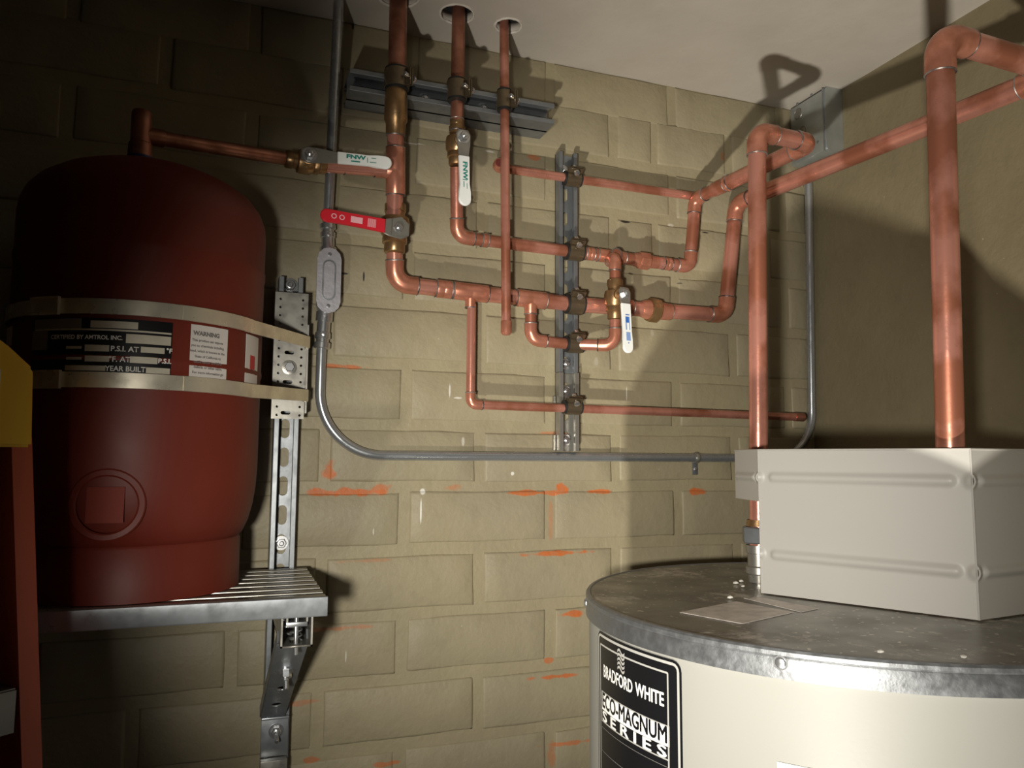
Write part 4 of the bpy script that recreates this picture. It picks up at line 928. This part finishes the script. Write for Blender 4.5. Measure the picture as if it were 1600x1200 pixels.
# plaster crumbs on the heater top
for px, py in ((1150, 912), (1161, 917), (1141, 935), (1183, 905), (1158, 909), (1506, 1028), (1376, 1020)):
    p = onZ(px, py, HZ); bm = bmesh.new(); s_ = random.uniform(.0022, .0042); bmesh.ops.create_icosphere(bm, subdivisions=1, radius=s_)
    for v in bm.verts: v.co = V(v.co.x*random.uniform(.9, 1.5), v.co.y*random.uniform(.7, 1.2), v.co.z*.55)+p+V(0, 0, s_*.4)
    o = finish('plaster_crumb', bm, debris, loc=p, smooth=False); tag(o, {1506: 'white plaster crumb on the heater top in front of the cover corner', 1376: 'lone white plaster crumb near the heater rim, right of the rim screw', 1141: 'white plaster crumb beside the dusty label on the heater top'}.get(px, 'white plaster crumb in the cluster beside the zinc union'), 'debris', 'plaster crumbs on the heater top' if px in (1506, 1376, 1141) else 'plaster crumbs beside the union')
# ------------------------------------------------------------------ sheet-metal cover on the heater top
cL, cR_ = V(.729, .942, 0), V(.856, .699, 0); wE = V(.758, 1.038, 0)
ztc = .0165; cov_b = HZ+.0005
Tcv = thing('pipe_cover', 'pale grey sheet metal cover with pressed ribs standing on the water heater top', 'cover', (.83, .80, HZ))
nf = (cR_-cL).normalized(); perp = V(-nf.y, nf.x, 0)
if perp.x < 0: perp = -perp
cRR = cR_+V(.935, .33, 0).normalized()*.26
cRR = cR_+V(.985, .12, 0).normalized()*.27
def sheet(p, q, z0, z1, ribs, name, z0b=None, th=.0022):
    """bent sheet panel with pressed ribs: fine grid displaced along its normal"""
    d = (q-p); L = d.length; d.normalize(); nr = V(d.y, -d.x, 0)
    if nr.dot(-((p+q)/2)) < 0: nr = -nr
    NU, NV = int(L/.0025), int((z1-z0)/.0025)
    bm = bmesh.new(); G_ = []
    for i in range(NU+1):
        row = []
        for j in range(NV+1):
            u, v = L*i/NU, (z1-z0)*j/NV; h = 0
            for (ru0, ru1, rv, rw) in ribs:
                du = max(ru0-u, 0, u-ru1); dist = math.hypot(du, v-rv); h += .0048*max(0, 1-(dist/rw)**2)**1.0 if dist < rw else 0
            row.append(bm.verts.new(p+d*u+V(0, 0, z0+v)+nr*h))
        G_.append(row)
    for i in range(NU):
        for j in range(NV): bm.faces.new((G_[i][j], G_[i+1][j], G_[i+1][j+1], G_[i][j+1]))
    bmesh.ops.recalc_face_normals(bm, faces=bm.faces)
    res = bmesh.ops.extrude_face_region(bm, geom=bm.faces[:])
    for v in res['geom']:
        if isinstance(v, bmesh.types.BMVert): v.co -= nr*th
    return finish(name, bm, cover_m, Tcv, angle=60)
H_ = ztc-cov_b
Lf = (cR_-cL).length
rv1, rv2 = H_-.038-.0015, H_-.150
sheet(cL, cR_, cov_b, ztc, [(.022, Lf-.024, rv1-.0, .0075), (.022, Lf-.022, rv2, .0075), (Lf, Lf+.01, rv1, .010), (Lf, Lf+.01, rv2, .010), (-.01, 0, rv1, .008), (-.01, 0, rv2, .008)], 'front_panel')
sheet(cR_, cRR, cov_b, ztc, [(.018, .25, rv1, .0075), (.018, .25, rv2, .0075), (-.01, 0, rv1, .010), (-.01, 0, rv2, .010)], 'side_panel')
sheet(wE, cL, ztc-.075, ztc, [(.012, .085, .075-.040, .006), (.098, .11, .075-.040, .008)], 'flap')
for z0_, nm in ((ztc, 'top_edge'),):
    bm = bmesh.new(); sweep(bm, [wE+V(0, 0, z0_), cL+V(0, 0, z0_), cR_+V(0, 0, z0_), cRR+V(0, 0, z0_)], .0013, 8); finish(nm, bm, cover_m, Tcv)
for q_ in (cR_, cL):
    bm = bmesh.new(); sweep(bm, [q_+V(0, 0, cov_b), q_+V(0, 0, ztc)], .0013, 8); finish('corner_fold', bm, cover_m, Tcv)
# ------------------------------------------------------------------ step ladder at the left edge
LD = .76
a_ = V(-.78, -.62, 0).normalized(); b_ = V(.62, -.78, 0).normalized()
capR = atD(47, 640, LD); 
Tld = thing('step_ladder', 'orange step ladder with a yellow top cap at the left edge of the picture', 'ladder', (capR.x-.1, capR.y-.1, FZ))
ztp = atD(45, 575, LD).z; zbt = atD(52, 699, LD).z; Xc = atD(52, 690, LD); Xc.z = 0
# cap profile looking along the cap's depth: chamfered outer corner
ccL = .34
poly = [(0.000, zbt), (.0035, ztp), (.030, atD(5, 540, LD).z), (.05, ztp+.032), (ccL-.05, ztp+.032), (ccL-.0, ztp), (ccL+.003, zbt)]
bm = bmesh.new(); prism(bm, poly, lambda u, v, t: Xc+a_*u+b_*t+V(0, 0, v), -.14, 0); bmesh.ops.bevel(bm, geom=list(bm.edges), offset=.003, segments=2, affect='EDGES'); finish('top_cap', bm, ladder_y, Tld)
lu = .030
lb = bmesh.new(); z_a, z_b = atD(5, 575, LD*.97).z, atD(5, 652, LD*.97).z
prism(lb, rrect(.034+.035, (z_a+z_b)/2, .07, abs(z_a-z_b), .003), lambda u, v, t: Xc+a_*u+b_*t+V(0, 0, v), 0, .0006); lo_ = finish('cap_label', lb, sticker, Tld, smooth=False); lo_['label'] = 'white label with a red footer on the yellow cap'
lb = bmesh.new(); prism(lb, [(.034, z_b), (.104, z_b), (.104, z_b+.006), (.034, z_b+.006)], lambda u, v, t: Xc+a_*u+b_*t+V(0, 0, v), .0006, .0009); finish('label_footer', lb, inkr, lo_, smooth=False)
def rail(u_top, u_bot, t_top, t_bot, name='rail', z_top=zbt+.01):
    """channel-section fibreglass rail from cap to floor"""
    p = Xc+a_*u_top+b_*t_top+V(0, 0, z_top); q = Xc+a_*u_bot+b_*t_bot+V(0, 0, FZ); d = (q-p)
    sgn = -1 if u_top < ccL/2 else 1
    prof = [(0, 0), (.019, 0), (.019, -.004), (.004, -.004), (.004, -.070), (.019, -.070), (.019, -.074), (0, -.074)]
    bm = bmesh.new(); A = [bm.verts.new(p+a_*(x*sgn)+b_*y) for x, y in prof]; B = [bm.verts.new(q+a_*(x*sgn)+b_*y) for x, y in prof]; n_ = len(prof)
    bm.faces.new(A); bm.faces.new(B)
    for i in range(n_): bm.faces.new((A[i], A[(i+1) % n_], B[(i+1) % n_], B[i]))
    return finish(name, bm, ladder_o, Tld, smooth=False), p, q
_, pr, qr = rail(.019, -.161, -.003, -.03); _, pl_, ql = rail(ccL-.019, ccL+.161, -.003, -.03)
rail(.040, -.08, -.082, -.40, 'rear_rail', z_top=zbt-.02); rail(ccL-.040, ccL+.08, -.082, -.40, 'rear_rail', z_top=zbt-.02)
k0 = (zbt+.01-(atD(20, 1068, LD).z+.0))/(zbt+.01-FZ)
for i in range(5):
    k = k0+.168*i; A_ = pr+(qr-pr)*k; B_ = pl_+(ql-pl_)*k; dd_ = (B_-A_); L = dd_.length; dd_.normalize(); mid_ = (A_+B_)/2
    bm = bmesh.new(); obox(bm, mid_-b_*.034, dd_, b_, Z3, L-.008, .070, .003, .0006); obox(bm, mid_+V(0, 0, -.020)+b_*.002, dd_, b_, Z3, L-.008, .003, .040, .0006); obox(bm, mid_+V(0, 0, -.012)-b_*.062, dd_, b_, Z3, L-.008, .003, .024, .0006); finish('step', bm, alu, Tld)
